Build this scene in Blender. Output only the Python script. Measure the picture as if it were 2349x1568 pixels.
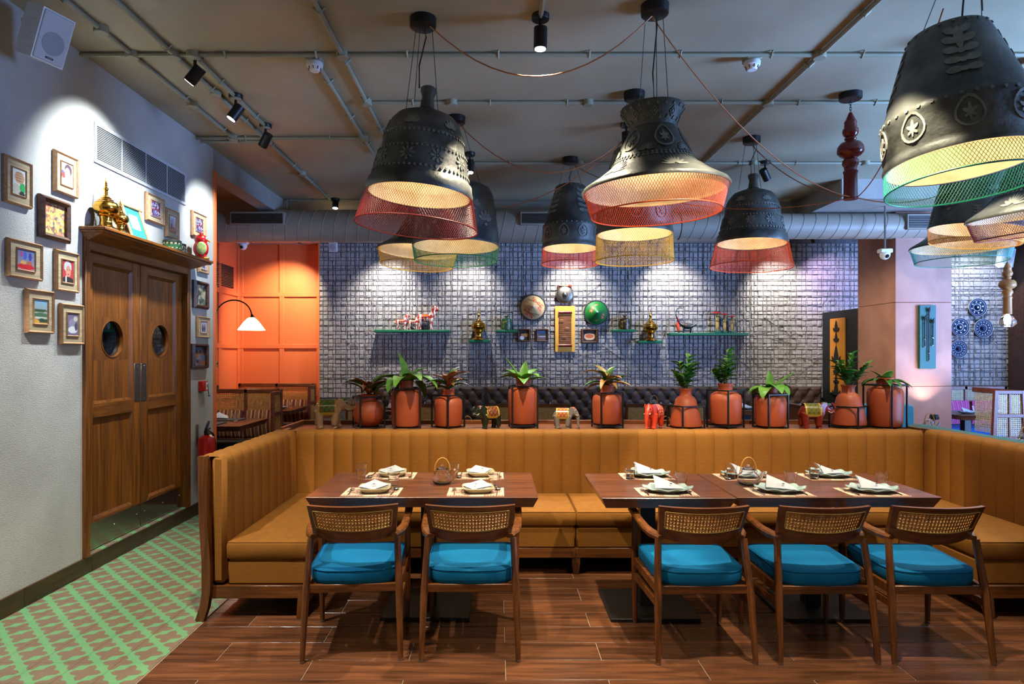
import bpy, bmesh, math, random
from mathutils import Vector, Matrix, Euler
for o in list(bpy.data.objects): bpy.data.objects.remove(o)
SC = bpy.context.scene
COL = SC.collection
PI = math.pi
rad = math.radians

# ------------------------------------------------------------------ camera
F, CX, CY, EYE = 1470.0, 1140.0, 812.0, 1.55      # focal length (px of 2349), vanishing point, eye height
cam_d = bpy.data.cameras.new('camera')
cam = bpy.data.objects.new('camera', cam_d); COL.objects.link(cam)
cam_d.sensor_width = 36.0; cam_d.lens = 36.0 * F / 2349.0
cam_d.shift_x = (1174.5 - CX) / 2349.0; cam_d.shift_y = (CY - 784.0) / 2349.0
cam_d.clip_start = 0.05
cam.location = (0, 0, EYE); cam.rotation_euler = (PI / 2, 0, 0)
SC.camera = cam

# ------------------------------------------------------------------ world, large lights, exposure
wd = bpy.data.worlds.new('world'); SC.world = wd; wd.use_nodes = True
bg = wd.node_tree.nodes['Background']
bg.inputs[0].default_value = (1.0, 0.94, 0.86, 1); bg.inputs[1].default_value = 0.13

def area(name, loc, target, sx, sy, power, col, spread=180):
    d = bpy.data.lights.new(name, 'AREA'); d.shape = 'RECTANGLE'; d.size = sx; d.size_y = sy
    d.energy = power; d.color = col; d.spread = rad(spread)
    o = bpy.data.objects.new(name, d); COL.objects.link(o)
    o.location = loc
    o.rotation_euler = (Vector(target) - Vector(loc)).to_track_quat('-Z', 'Y').to_euler()
    return o
# daylight from the glazed right-hand side of the restaurant
area('window_daylight', (9.0, 6.2, 1.7), (6.6, 9.3, 2.0), 4.5, 2.6, 190, (0.24, 0.44, 1.0), 85)
area('window_daylight_near', (8.8, 2.6, 1.0), (4.6, 4.8, 4.2), 3.5, 2.2, 360, (0.25, 0.47, 1.0), 75)

vs = SC.view_settings
vs.view_transform = 'Standard'; vs.look = 'None'; vs.exposure = 0.6; vs.gamma = 1.0
vs.use_curve_mapping = False
SC.cycles.use_denoising = True
SC.cycles.caustics_reflective = False; SC.cycles.caustics_refractive = False
SC.cycles.sample_clamp_indirect = 6.0
SC.cycles.max_bounces = 11; SC.cycles.diffuse_bounces = 4; SC.cycles.adaptive_threshold = 0.03; SC.cycles.glossy_bounces = 3
SC.cycles.transmission_bounces = 11; SC.cycles.transparent_max_bounces = 8

# ------------------------------------------------------------------ helpers
def S(r, g, b):
    f = lambda c: (c / 255 / 12.92) if c / 255 <= 0.04045 else ((c / 255 + 0.055) / 1.055) ** 2.4
    return (f(r), f(g), f(b), 1.0)
def mixc(a, b, t): return tuple(a[i] * (1 - t) + b[i] * t for i in range(3)) + (1.0,)
def W(px, py, Y): return Vector(((px - CX) / F * Y, Y, EYE - (py - CY) / F * Y))
def XP(px, Y): return (px - CX) / F * Y
def ZP(py, Y): return EYE - (py - CY) / F * Y

MATS = {}
def M(name, col, rough=0.5, metal=0.0, col2=None, scale=4.0, stretch=(1, 1, 1), bump=0.0, bscale=60.0, bstretch=(1, 1, 1),
      detail=4.0, rnd=0.0, spec=0.5, emit=None, estr=0.0, coat=0.0, vcol=False, trans=0.0, ior=1.45, sheen=0.0, dist=0.0, contrast=(0.3, 0.7), rval=None):
    if name in MATS: return MATS[name]
    m = bpy.data.materials.new(name); m.use_nodes = True; MATS[name] = m
    nt = m.node_tree; N = nt.nodes; L = nt.links
    p = N['Principled BSDF']
    p.inputs['Base Color'].default_value = col
    p.inputs['Roughness'].default_value = rough
    p.inputs['Metallic'].default_value = metal
    p.inputs['Specular IOR Level'].default_value = spec
    if coat: p.inputs['Coat Weight'].default_value = coat; p.inputs['Coat Roughness'].default_value = 0.12
    if trans: p.inputs['Transmission Weight'].default_value = trans; p.inputs['IOR'].default_value = ior
    if sheen: p.inputs['Sheen Weight'].default_value = sheen; p.inputs['Sheen Roughness'].default_value = 0.5
    if emit: p.inputs['Emission Color'].default_value = emit; p.inputs['Emission Strength'].default_value = estr
    need = col2 is not None or bump
    if need:
        tc = N.new('ShaderNodeTexCoord'); vec = tc.outputs['Object']
        if rnd:
            oi = N.new('ShaderNodeObjectInfo'); mu = N.new('ShaderNodeVectorMath'); mu.operation = 'SCALE'
            cv = N.new('ShaderNodeCombineXYZ')
            for k in range(3): L.new(oi.outputs['Random'], cv.inputs[k])
            L.new(cv.outputs[0], mu.inputs[0]); mu.inputs['Scale'].default_value = rnd
            ad = N.new('ShaderNodeVectorMath'); L.new(vec, ad.inputs[0]); L.new(mu.outputs[0], ad.inputs[1]); vec = ad.outputs[0]
    base_out = None
    if vcol:
        a = N.new('ShaderNodeAttribute'); a.attribute_name = 'Col'; base_out = a.outputs['Color']
        L.new(base_out, p.inputs['Base Color'])
    if col2 is not None:
        mp = N.new('ShaderNodeMapping'); mp.inputs['Scale'].default_value = stretch; L.new(vec, mp.inputs[0])
        nz = N.new('ShaderNodeTexNoise'); nz.inputs['Scale'].default_value = scale; nz.inputs['Detail'].default_value = detail
        nz.inputs['Distortion'].default_value = dist
        L.new(mp.outputs[0], nz.inputs['Vector'])
        mr = N.new('ShaderNodeMapRange'); mr.inputs['From Min'].default_value = contrast[0]; mr.inputs['From Max'].default_value = contrast[1]
        L.new(nz.outputs['Fac'], mr.inputs['Value'])
        mx = N.new('ShaderNodeMix'); mx.data_type = 'RGBA'
        L.new(mr.outputs[0], mx.inputs['Factor'])
        mx.inputs['A'].default_value = col; mx.inputs['B'].default_value = col2
        out = mx.outputs['Result']
        if base_out is not None:
            m2 = N.new('ShaderNodeMix'); m2.data_type = 'RGBA'; m2.blend_type = 'MULTIPLY'; m2.inputs['Factor'].default_value = 1
            L.new(base_out, m2.inputs['A']); L.new(out, m2.inputs['B']); out = m2.outputs['Result']
        if rval:
            oi2 = N.new('ShaderNodeObjectInfo'); rm = N.new('ShaderNodeMapRange'); rm.inputs['To Min'].default_value = rval[0]; rm.inputs['To Max'].default_value = rval[1]
            L.new(oi2.outputs['Random'], rm.inputs['Value']); m3 = N.new('ShaderNodeVectorMath'); m3.operation = 'SCALE'
            L.new(out, m3.inputs[0]); L.new(rm.outputs[0], m3.inputs['Scale']); out = m3.outputs[0]
        L.new(out, p.inputs['Base Color'])
    if bump:
        mp2 = N.new('ShaderNodeMapping'); mp2.inputs['Scale'].default_value = bstretch; L.new(vec, mp2.inputs[0])
        n2 = N.new('ShaderNodeTexNoise'); n2.inputs['Scale'].default_value = bscale; n2.inputs['Detail'].default_value = 3
        L.new(mp2.outputs[0], n2.inputs['Vector'])
        bp = N.new('ShaderNodeBump'); bp.inputs['Strength'].default_value = min(1.0, bump); bp.inputs['Distance'].default_value = 0.02
        L.new(n2.outputs['Fac'], bp.inputs['Height']); L.new(bp.outputs[0], p.inputs['Normal'])
    return m

def wood(name, c1, c2, axis=0, rough=0.4, rnd=7.0, scale=9.0, coat=0.0, k=14, rval=None):
    st = [k, k, k]; st[axis] = 1.0
    return M(name, c1, rough, col2=c2, scale=scale * 0.35, stretch=st, rnd=rnd, detail=5, coat=coat, dist=0.4,
             bump=0.05, bscale=14, bstretch=st, contrast=(0.32, 0.66), rval=rval)

class MB:
    def __init__(s): s.v = []; s.f = []; s.c = {}
    def add(s, vs, fs, col=None):
        o = len(s.v); s.v += [tuple(x) for x in vs]; s.f += [tuple(i + o for i in f) for f in fs]
        if col is not None:
            if isinstance(col, list):
                for i, c in enumerate(col): s.c[o + i] = c
            else:
                for i in range(len(vs)): s.c[o + i] = col
        return s
    def box(s, x0, x1, y0, y1, z0, z1, col=None):
        return s.add([(x0, y0, z0), (x1, y0, z0), (x1, y1, z0), (x0, y1, z0), (x0, y0, z1), (x1, y0, z1), (x1, y1, z1), (x0, y1, z1)],
              [(0, 3, 2, 1), (4, 5, 6, 7), (0, 1, 5, 4), (1, 2, 6, 5), (2, 3, 7, 6), (3, 0, 4, 7)], col)
    def rbox(s, x0, x1, y0, y1, z0, z1, c=0.005, col=None):
        c = min(c, (x1 - x0) * .45, (y1 - y0) * .45, (z1 - z0) * .45)
        X = (x0, x1); Y = (y0, y1); Z = (z0, z1); vs = []; idx = {}
        for i in (0, 1):
            for j in (0, 1):
                for k in (0, 1):
                    sx, sy, sz = (1 - 2 * i) * c, (1 - 2 * j) * c, (1 - 2 * k) * c
                    idx[i, j, k, 0] = len(vs); vs.append((X[i], Y[j] + sy, Z[k] + sz))
                    idx[i, j, k, 1] = len(vs); vs.append((X[i] + sx, Y[j], Z[k] + sz))
                    idx[i, j, k, 2] = len(vs); vs.append((X[i] + sx, Y[j] + sy, Z[k]))
        fs = []
        for i in (0, 1): fs.append([idx[i, 0, 0, 0], idx[i, 1, 0, 0], idx[i, 1, 1, 0], idx[i, 0, 1, 0]])
        for j in (0, 1): fs.append([idx[0, j, 0, 1], idx[1, j, 0, 1], idx[1, j, 1, 1], idx[0, j, 1, 1]])
        for k in (0, 1): fs.append([idx[0, 0, k, 2], idx[1, 0, k, 2], idx[1, 1, k, 2], idx[0, 1, k, 2]])
        for a in (0, 1):
            for b in (0, 1):
                fs.append([idx[a, b, 0, 0], idx[a, b, 1, 0], idx[a, b, 1, 1], idx[a, b, 0, 1]])
                fs.append([idx[a, 0, b, 0], idx[a, 1, b, 0], idx[a, 1, b, 2], idx[a, 0, b, 2]])
                fs.append([idx[0, a, b, 1], idx[1, a, b, 1], idx[1, a, b, 2], idx[0, a, b, 2]])
                for k in (0, 1): fs.append([idx[a, b, k, 0], idx[a, b, k, 1], idx[a, b, k, 2]])
        return s.add(vs, fs, col)
    def tube(s, path, r, n=8, closed=False, cap=True, sec=None, col=None, up=(0, 0, 1)):
        P = [Vector(p) for p in path]; m = len(P); rings = []
        R = r if isinstance(r, (list, tuple)) else [r] * m
        upv = Vector(up); vs = []
        for i in range(m):
            if closed: t = P[(i + 1) % m] - P[i - 1]
            else: t = P[min(i + 1, m - 1)] - P[max(i - 1, 0)]
            t.normalize()
            a = t.cross(upv)
            if a.length < 1e-3: a = t.cross(Vector((1, 0, 0.1)))
            a.normalize(); b = a.cross(t).normalized()
            if sec:
                for (u, w) in sec: vs.append(P[i] + a * u * R[i] + b * w * R[i])
            else:
                for k in range(n):
                    q = 2 * PI * k / n; vs.append(P[i] + (a * math.cos(q) + b * math.sin(q)) * R[i])
        n = len(sec) if sec else n; fs = []
        for i in range(m if closed else m - 1):
            j = (i + 1) % m
            for k in range(n): fs.append((i * n + k, i * n + (k + 1) % n, j * n + (k + 1) % n, j * n + k))
        if cap and not closed:
            fs.append(tuple(range(n - 1, -1, -1))); fs.append(tuple((m - 1) * n + k for k in range(n)))
        return s.add(vs, fs, col)
    def lathe(s, prof, n=24, c=(0, 0, 0), colf=None, cap=True, a0=0.0, sq=None):
        vs = []; cols = [] if colf else None
        for i, (r, z) in enumerate(prof):
            for k in range(n):
                q = a0 + 2 * PI * k / n; rr = max(r, 1e-5)
                if sq:
                    cc, ss = math.cos(q), math.sin(q); rr = rr / ((abs(cc) ** sq + abs(ss) ** sq) ** (1 / sq))
                vs.append((c[0] + rr * math.cos(q), c[1] + rr * math.sin(q), c[2] + z))
                if colf: cols.append(colf(q, r, z))
        fs = []
        for i in range(len(prof) - 1):
            for k in range(n): fs.append((i * n + k, i * n + (k + 1) % n, (i + 1) * n + (k + 1) % n, (i + 1) * n + k))
        if cap:
            if prof[0][0] > 1e-4: fs.append(tuple(range(n - 1, -1, -1)))
            if prof[-1][0] > 1e-4: fs.append(tuple((len(prof) - 1) * n + k for k in range(n)))
        return s.add(vs, fs, cols)
    def prism(s, poly, z0, z1, fn=None, col=None):
        n = len(poly); fn = fn or (lambda x, y, z: (x, y, z))
        vs = [fn(x, y, z0) for x, y in poly] + [fn(x, y, z1) for x, y in poly]
        fs = [tuple(range(n - 1, -1, -1)), tuple(range(n, 2 * n))] + [(i, (i + 1) % n, n + (i + 1) % n, n + i) for i in range(n)]
        return s.add(vs, fs, col)
    def grid(s, nu, nv, fn, colf=None):
        vs = []; cols = [] if colf else None
        for j in range(nv + 1):
            for i in range(nu + 1):
                u, v = i / nu, j / nv; vs.append(fn(u, v))
                if colf: cols.append(colf(u, v))
        fs = [(j * (nu + 1) + i, j * (nu + 1) + i + 1, (j + 1) * (nu + 1) + i + 1, (j + 1) * (nu + 1) + i) for j in range(nv) for i in range(nu)]
        return s.add(vs, fs, cols)
    def sphere(s, c, r, nu=12, nv=8, col=None, rot=None):
        r = r if isinstance(r, (list, tuple)) else (r, r, r)
        vs = []; fs = []
        for j in range(nv + 1):
            t = PI * j / nv
            for i in range(nu):
                q = 2 * PI * i / nu
                p = Vector((r[0] * math.sin(t) * math.cos(q) , r[1] * math.sin(t) * math.sin(q), r[2] * math.cos(t)))
                if j in (0, nv): p.x += 1e-5 * math.cos(q); p.y += 1e-5 * math.sin(q)
                if rot is not None: p = rot @ p
                vs.append((c[0] + p.x, c[1] + p.y, c[2] + p.z))
        for j in range(nv):
            for i in range(nu): fs.append((j * nu + i, j * nu + (i + 1) % nu, (j + 1) * nu + (i + 1) % nu, (j + 1) * nu + i))
        return s.add(vs, fs, col)
    def xf(s, mat, i0=0):
        for i in range(i0, len(s.v)): s.v[i] = tuple(mat @ Vector(s.v[i]))
        return s
    def mesh(s, name, smooth=40):
        me = bpy.data.meshes.new(name); me.from_pydata(s.v, [], s.f)
        if s.c:
            at = me.color_attributes.new('Col', 'FLOAT_COLOR', 'POINT')
            arr = []
            for i in range(len(s.v)): arr += list(s.c.get(i, (1, 1, 1, 1)))
            at.data.foreach_set('color', arr)
        if len(s.f) < 30000:
            b = bmesh.new(); b.from_mesh(me); bmesh.ops.recalc_face_normals(b, faces=b.faces); b.to_mesh(me); b.free()
        if smooth:
            me.polygons.foreach_set('use_smooth', [True] * len(me.polygons))
            me.set_sharp_from_angle(angle=rad(smooth))
        me.update(); return me
    def build(s, name, mat, parent=None, smooth=40, loc=None, rot=None):
        return put(name, s.mesh(name, smooth), mat, parent, loc, rot)

def put(name, me, mat, parent=None, loc=None, rot=None):
    if mat is not None and not me.materials: me.materials.append(mat)
    o = bpy.data.objects.new(name, me); COL.objects.link(o)
    if parent is not None: o.parent = parent
    if loc is not None: o.location = loc
    if rot is not None: o.rotation_euler = rot
    return o
def tag(o, label=None, cat=None, group=None, kind=None):
    if label: o['label'] = label
    if cat: o['category'] = cat
    if group: o['group'] = group
    if kind: o['kind'] = kind
    return o
def thing(name, label, cat, loc=(0, 0, 0), rz=0.0, group=None):
    o = bpy.data.objects.new(name, None); COL.objects.link(o); o.empty_display_size = 0.05
    o.location = loc; o.rotation_euler = (0, 0, rz)
    return tag(o, label, cat, group)
def struct(name, mb, mat, label=None, smooth=30):
    o = mb.build(name, mat, None, smooth); o['kind'] = 'structure'
    if label: o['label'] = label
    return o
def dup(root, loc, rz, label=None, keep_rot=False):
    def cp(o, par):
        c = o.copy(); COL.objects.link(c); c.parent = par
        if par is not None: c.matrix_parent_inverse = o.matrix_parent_inverse.copy()
        for ch in [x for x in o.children]: cp(ch, c)
        return c
    r = cp(root, None); r.location = loc; r.rotation_euler = (0, 0, rz)
    if label: r['label'] = label
    return r
def spot_light(parent, loc, direction, power, col, angle, blend=0.5, radius=0.03):
    d = bpy.data.lights.new('spot_beam', 'SPOT'); d.energy = power; d.color = col; d.spot_size = rad(angle); d.spot_blend = blend
    d.shadow_soft_size = radius
    o = bpy.data.objects.new('spot_beam', d); COL.objects.link(o); o.parent = parent; o.location = loc
    o.rotation_euler = Vector(direction).to_track_quat('-Z', 'Y').to_euler(); return o
def point_light(parent, loc, power, col, radius=0.03):
    d = bpy.data.lights.new('bulb_glow', 'POINT'); d.energy = power; d.color = col; d.shadow_soft_size = radius
    o = bpy.data.objects.new('bulb_glow', d); COL.objects.link(o); o.parent = parent; o.location = loc; return o
def sub(o): return o

# ------------------------------------------------------------------ materials
m_plaster = M('rough_plaster', S(192, 192, 188), 0.9, col2=S(172, 172, 168), scale=2.5, bump=0.42, bscale=240, bstretch=(1, .4, 1.4), detail=6)
m_ceil = M('ceiling_paint', S(176, 170, 144), 0.5, col2=S(158, 152, 127), scale=1.3, bump=0.5, bscale=2.2, detail=5, spec=0.35)
m_conduit = M('conduit_paint', S(146, 145, 122), 0.5)
m_beam = M('beam_paint', S(168, 164, 154), 0.75, col2=S(150, 146, 138), scale=3, bump=0.25, bscale=30)
m_duct = M('duct_paint', S(158, 148, 132), 0.45, col2=S(146, 137, 122), scale=2)
m_black = M('black_metal', S(20, 20, 20), 0.42, spec=0.4)
m_dark = M('dark_void', S(12, 12, 13), 0.8)
m_orange = M('orange_paint', S(230, 120, 68), 0.5, col2=S(224, 112, 62), scale=1.5)
m_block = M('concrete_blocks', S(178, 172, 168), 0.6, col2=S(152, 147, 144), scale=7, bump=0.55, bscale=90, detail=5)
m_groove = M('concrete_groove', S(104, 100, 100), 0.8, col2=S(80, 77, 78), scale=14)
m_col = M('terracotta_plaster', S(190, 138, 116), 0.62, col2=S(160, 112, 94), scale=2.2, bump=0.12, bscale=9, detail=7, dist=0.6)
m_mdoor = wood('door_wood', S(142, 82, 22), S(96, 52, 12), 2, 0.42, scale=8, rval=(.78, 1.15))
m_mdoor_h = wood('door_wood_cross', S(142, 82, 22), S(98, 54, 14), 1, 0.42, scale=8)
m_base = wood('baseboard_wood', S(74, 52, 26), S(46, 31, 14), 1, 0.35)
m_chair = wood('chair_walnut', S(122, 70, 28), S(74, 40, 15), 2, 0.36, coat=0.1)
m_chair_x = wood('chair_walnut_cross', S(122, 70, 28), S(76, 41, 15), 0, 0.36, coat=0.1)
m_table = wood('table_walnut', S(114, 66, 40), S(74, 42, 25), 0, 0.30, coat=0.15, k=10)
m_plank = wood('wood_look_tile', S(116, 72, 46), S(70, 42, 26), 0, 0.25, rnd=23.0, scale=7, k=11, rval=(.72, 1.2))
m_grout = M('pale_grout', S(150, 138, 122), 0.8)
m_ledge = wood('ledge_wood', S(138, 80, 38), S(102, 57, 26), 0, 0.4)
m_frame_l = wood('pale_frame_wood', S(190, 146, 104), S(164, 122, 84), 0, 0.5)
m_frame_d = wood('dark_frame_wood', S(92, 58, 38), S(54, 33, 22), 0, 0.38)
m_straw = M('woven_straw', S(196, 178, 142), 0.85, col2=S(150, 134, 104), scale=26, stretch=(.15, 1, 6), detail=3)
m_mustard = M('mustard_fabric', S(140, 88, 8), 0.82, col2=S(124, 77, 6), scale=60, stretch=(.3, .3, 4), bump=0.12, bscale=320)
m_blue = M('blue_velvet', S(0, 102, 152), 0.8, col2=S(0, 90, 138), scale=6, bump=0.08, bscale=300, spec=0.2)
m_teal = M('teal_fabric', S(20, 108, 118), 0.8, col2=S(16, 92, 104), scale=8, sheen=0.2)
m_royal = M('royal_blue_fabric', S(24, 92, 168), 0.8, col2=S(20, 78, 150), scale=8)
m_tuft = M('brown_leatherette', S(70, 50, 38), 0.68, col2=S(58, 41, 31), scale=5)
m_darkseat = M('charcoal_seat', S(38, 42, 38), 0.7)
m_terra = M('terracotta', S(172, 80, 42), 0.5, col2=S(156, 70, 36), scale=5, bump=0.04, bscale=60)
m_soil = M('potting_soil', S(52, 36, 26), 0.95)
m_brass = M('polished_brass', S(206, 158, 66), 0.16, 1.0)
m_steel = M('brushed_steel', S(168, 166, 160), 0.28, 1.0)
m_steeld = M('dull_steel', S(128, 124, 116), 0.42, 1.0)
m_mirror = M('kick_plate_steel', S(176, 176, 160), 0.10, 1.0)
m_white = M('white_plastic', S(226, 226, 226), 0.4)
m_white2 = M('grille_cloth', S(186, 190, 196), 0.6)
m_glass = M('clear_glass', (1, 1, 1, 1), 0.02, trans=1.0, ior=1.45)
m_paint = M('painted_print', (1, 1, 1, 1), 0.5, vcol=True)
m_gloss = M('glossy_painted', (1, 1, 1, 1), 0.22, vcol=True)
m_fab = M('printed_fabric', (1, 1, 1, 1), 0.85, vcol=True, bump=0.1, bscale=250)
m_porc = M('cream_porcelain', S(178, 170, 138), 0.2)
m_napkin = M('white_napkin', S(176, 180, 188), 0.85)
m_ink = M('napkin_ink', S(38, 48, 70), 0.8)
m_plate = M('celadon_plate', S(170, 186, 184), 0.18, col2=S(140, 162, 164), scale=14)
m_silver = M('cutlery_steel', S(205, 205, 205), 0.16, 1.0)
m_rattan = M('rattan', S(196, 140, 70), 0.45)
m_cane = M('cane_weave', S(196, 148, 78), 0.5, col2=S(160, 112, 52), scale=30)
m_cane_p = M('pale_cane', S(206, 190, 150), 0.55, col2=S(180, 162, 122), scale=30)
m_binding = M('cane_binding', S(196, 164, 84), 0.5)
m_shade = M('blackened_metal_shade', S(48, 51, 50), 0.5, col2=S(112, 114, 108), scale=5, bump=0.25, bscale=22, detail=8, spec=0.55, contrast=(.35, .75))
m_shade.node_tree.nodes['Principled BSDF'].inputs['Metallic'].default_value = 0.25
m_relief = M('worn_relief', S(136, 138, 130), 0.5, col2=S(98, 101, 96), scale=16, spec=0.5)
m_lining = M('cream_lining', S(214, 194, 158), 0.85, col2=S(190, 168, 130), scale=10, bump=0.3, bscale=30)
m_wire = M('hanger_wire', S(70, 72, 74), 0.4, 0.6)
m_copper = M('copper_cord', S(176, 104, 58), 0.4, 0.2)
m_bulb = M('lit_bulb', (1, .9, .7, 1), 0.3, emit=(1, .80, .50, 1), estr=6)
m_led = M('lit_led_face', (1, 1, 1, 1), 0.3, emit=(.80, .88, 1, 1), estr=9)
m_red = M('red_paint', S(196, 24, 20), 0.32)
m_redlac = M('red_lacquer', S(112, 22, 18), 0.25, coat=0.3)
m_tan = M('tan_turned_wood', S(196, 138, 84), 0.4, col2=S(176, 120, 70), scale=6)
m_shelfg = M('green_shelf_paint', S(14, 104, 66), 0.4)
m_greenb = M('teal_green_board', S(4, 80, 74), 0.55)
m_yellow = M('yellow_board', S(232, 170, 70), 0.55)
m_ochre = M('ochre_board', S(206, 138, 40), 0.55, col2=S(190, 122, 34), scale=3)
m_leaf = M('leaf_green', S(64, 124, 36), 0.4, col2=S(104, 158, 54), scale=18, spec=0.4, rnd=3)
m_leafd = M('leaf_deep', S(36, 96, 30), 0.35, col2=S(66, 130, 44), scale=16, spec=0.45, rnd=3)
m_leafr = M('leaf_bronze', S(124, 104, 46), 0.45, col2=S(178, 84, 60), scale=14, rnd=3)
m_leafm = M('leaf_mixed', S(96, 128, 52), 0.45, col2=S(196, 120, 84), scale=14, rnd=3)
m_stem = M('stem', S(96, 110, 50), 0.6)

# ================================================================== SETTING
def tile_material():
    m = bpy.data.materials.new('cement_tile_print'); m.use_nodes = True
    nt = m.node_tree; N = nt.nodes; L = nt.links; p = N['Principled BSDF']; p.inputs['Roughness'].default_value = 0.38
    geo = N.new('ShaderNodeNewGeometry'); sp = N.new('ShaderNodeSeparateXYZ'); L.new(geo.outputs['Position'], sp.inputs[0])
    def op(o, a, b=None, clamp=False):
        n = N.new('ShaderNodeMath'); n.operation = o; n.use_clamp = clamp
        for i, q in enumerate((a, b)):
            if q is None: continue
            if isinstance(q, (int, float)): n.inputs[i].default_value = q
            else: L.new(q, n.inputs[i])
        return n.outputs[0]
    x = op('ADD', sp.outputs[0], 1.705); y = op('SUBTRACT', sp.outputs[1], 3.6216)
    a = op('DIVIDE', op('ADD', x, y), 0.2); b = op('DIVIDE', op('SUBTRACT', x, y), 0.2)
    cell = lambda t: op('ABSOLUTE', op('SUBTRACT', op('FRACT', op('ADD', t, 100.5)), 0.5))
    u = cell(a); v = cell(b)
    tri = lambda t, w: op('SUBTRACT', 1.0, op('DIVIDE', t, w), True)
    U = op('SUBTRACT', 0.385, op('MULTIPLY', tri(v, 0.17), 0.11))
    V = op('SUBTRACT', 0.445, op('MULTIPLY', tri(u, 0.24), 0.15))
    V = op('SUBTRACT', V, op('MULTIPLY', op('SUBTRACT', u, 0.22, True), 0.35))
    ins = op('MULTIPLY', op('GREATER_THAN', U, u), op('GREATER_THAN', V, v))
    nz = N.new('ShaderNodeTexNoise'); nz.inputs['Scale'].default_value = 5; nz.inputs['Detail'].default_value = 5
    L.new(geo.outputs['Position'], nz.inputs['Vector'])
    def mx(f, A, B):
        n = N.new('ShaderNodeMix'); n.data_type = 'RGBA'; L.new(f, n.inputs['Factor'])
        for s, q in (('A', A), ('B', B)):
            if isinstance(q, tuple): n.inputs[s].default_value = q
            else: L.new(q, n.inputs[s])
        return n.outputs['Result']
    g = mx(nz.outputs['Fac'], S(92, 158, 112), S(126, 172, 118)); br = mx(nz.outputs['Fac'], S(116, 98, 80), S(138, 116, 96))
    L.new(mx(ins, g, br), p.inputs['Base Color'])
    return m
m_tile = tile_material()

# floor: bed of grout, wood-look planks, printed cement tiles
floor = struct('floor', MB().box(-4.6, 9.6, -2.5, 11.0, -0.12, -0.003), m_grout, 'dining room floor of wood-look planks and printed tiles')
PW, PL = 0.1975, 0.9775
plank_me = {}
def plank(x0, x1, y0, y1):
    k = (round(x1 - x0, 3), round(y1 - y0, 3))
    if k not in plank_me:
        w, d = k
        plank_me[k] = MB().rbox(-w / 2, w / 2, -d / 2, d / 2, -0.02, 0.0, 0.002).mesh('plank', 0)
    put('plank', plank_me[k], m_plank, floor, ((x0 + x1) / 2, (y0 + y1) / 2, 0))
for r in range(-4, 12):
    y0 = 3.2496 + PW * r; y1 = y0 + PW
    off = 0.0426 if r % 2 else 0.0426 + PL / 2
    n0 = math.floor((-1.7 - off) / PL)
    for n in range(n0, n0 + 7):
        x0 = max(off + n * PL, -1.70); x1 = off + (n + 1) * PL
        if x1 - x0 < 0.03: continue
        plank(x0 + 0.0018, x1 - 0.0018, y0 + 0.0018, y1 - 0.0018)
MB().box(-4.5, 9.5, 5.63, 10.9, -0.02, -0.0005).build('far_planking', m_plank, floor, 0)
MB().box(-1.69, 9.5, -2.4, 2.455, -0.02, -0.0005).build('near_planking', m_plank, floor, 0)
tile_me = MB().rbox(-0.0992, 0.0992, -0.0992, 0.0992, -0.02, 0.0, 0.0012).mesh('cement_tile', 0)
for i in range(6):
    for j in range(-6, 15):
        put('cement_tile', tile_me, m_tile, floor, (-1.805 - 0.2 * i, 3.7216 + 0.2 * j, 0))

# ---- left wall with its door opening
LW = -2.906
def LY(px, X=LW): return X * F / (px - CX)
wl = MB()
wl.box(LW - .2, LW, -2.5, 4.52, -.01, 3.66); wl.box(LW - .2, LW, 5.99, 6.56, -.01, 3.66)
wl.box(LW - .2, LW, 4.52, 5.99, 2.36, 3.66); wl.box(LW - .2, LW, 4.52, 5.99, -.01, .10)
struct('wall_left', wl, m_plaster, 'rough pale plaster wall with double doors')
struct('trim_1', MB().rbox(LW - .2, LW + .012, 6.56, 6.62, 0, 3.43, .004), m_orange, 'orange end trim of the pale plaster wall')
struct('wall_behind_door', MB().box(-3.40, -3.35, 4.2, 6.5, 0, 3.6).box(-3.40, LW - .2, 6.45, 6.5, 0, 3.6).box(-3.40, LW - .2, 4.2, 4.25, 0, 3.6), m_dark)
bb = thing('baseboard_left', 'dark wood-look skirting tiles along the pale plaster wall', 'skirting', (LW, 0, 0)); bb['kind'] = 'structure'
del bb['category']
for k in range(8):
    y0 = 1.97 + 0.652 * k; y1 = min(y0 + .649, 6.555)
    if y0 < 6.5: MB().rbox(.0, .014, y0, y1, 0.001, .117, .002).build('skirting_tile', m_base, bb, 0)
struct('trim_2', MB().rbox(LW - .14, LW + .012, 4.545, 5.97, .10, .128, .004), m_tile, 'tiled door step in the left wall')
# frame
fr = thing('trim_3', 'wooden jambs and head around the double doors', 'door frame', (LW, 0, 0)); fr['kind'] = 'structure'; del fr['category']
MB().rbox(-.12, .026, 4.490, 4.542, .118, 2.40, .004).build('jamb', m_mdoor, fr)
MB().rbox(-.12, .026, 5.972, 6.03, .118, 2.40, .004).build('jamb', m_mdoor, fr)
MB().rbox(-.12, .026, 4.542, 5.972, 2.29, 2.40, .004).build('head', m_mdoor_h, fr)
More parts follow.
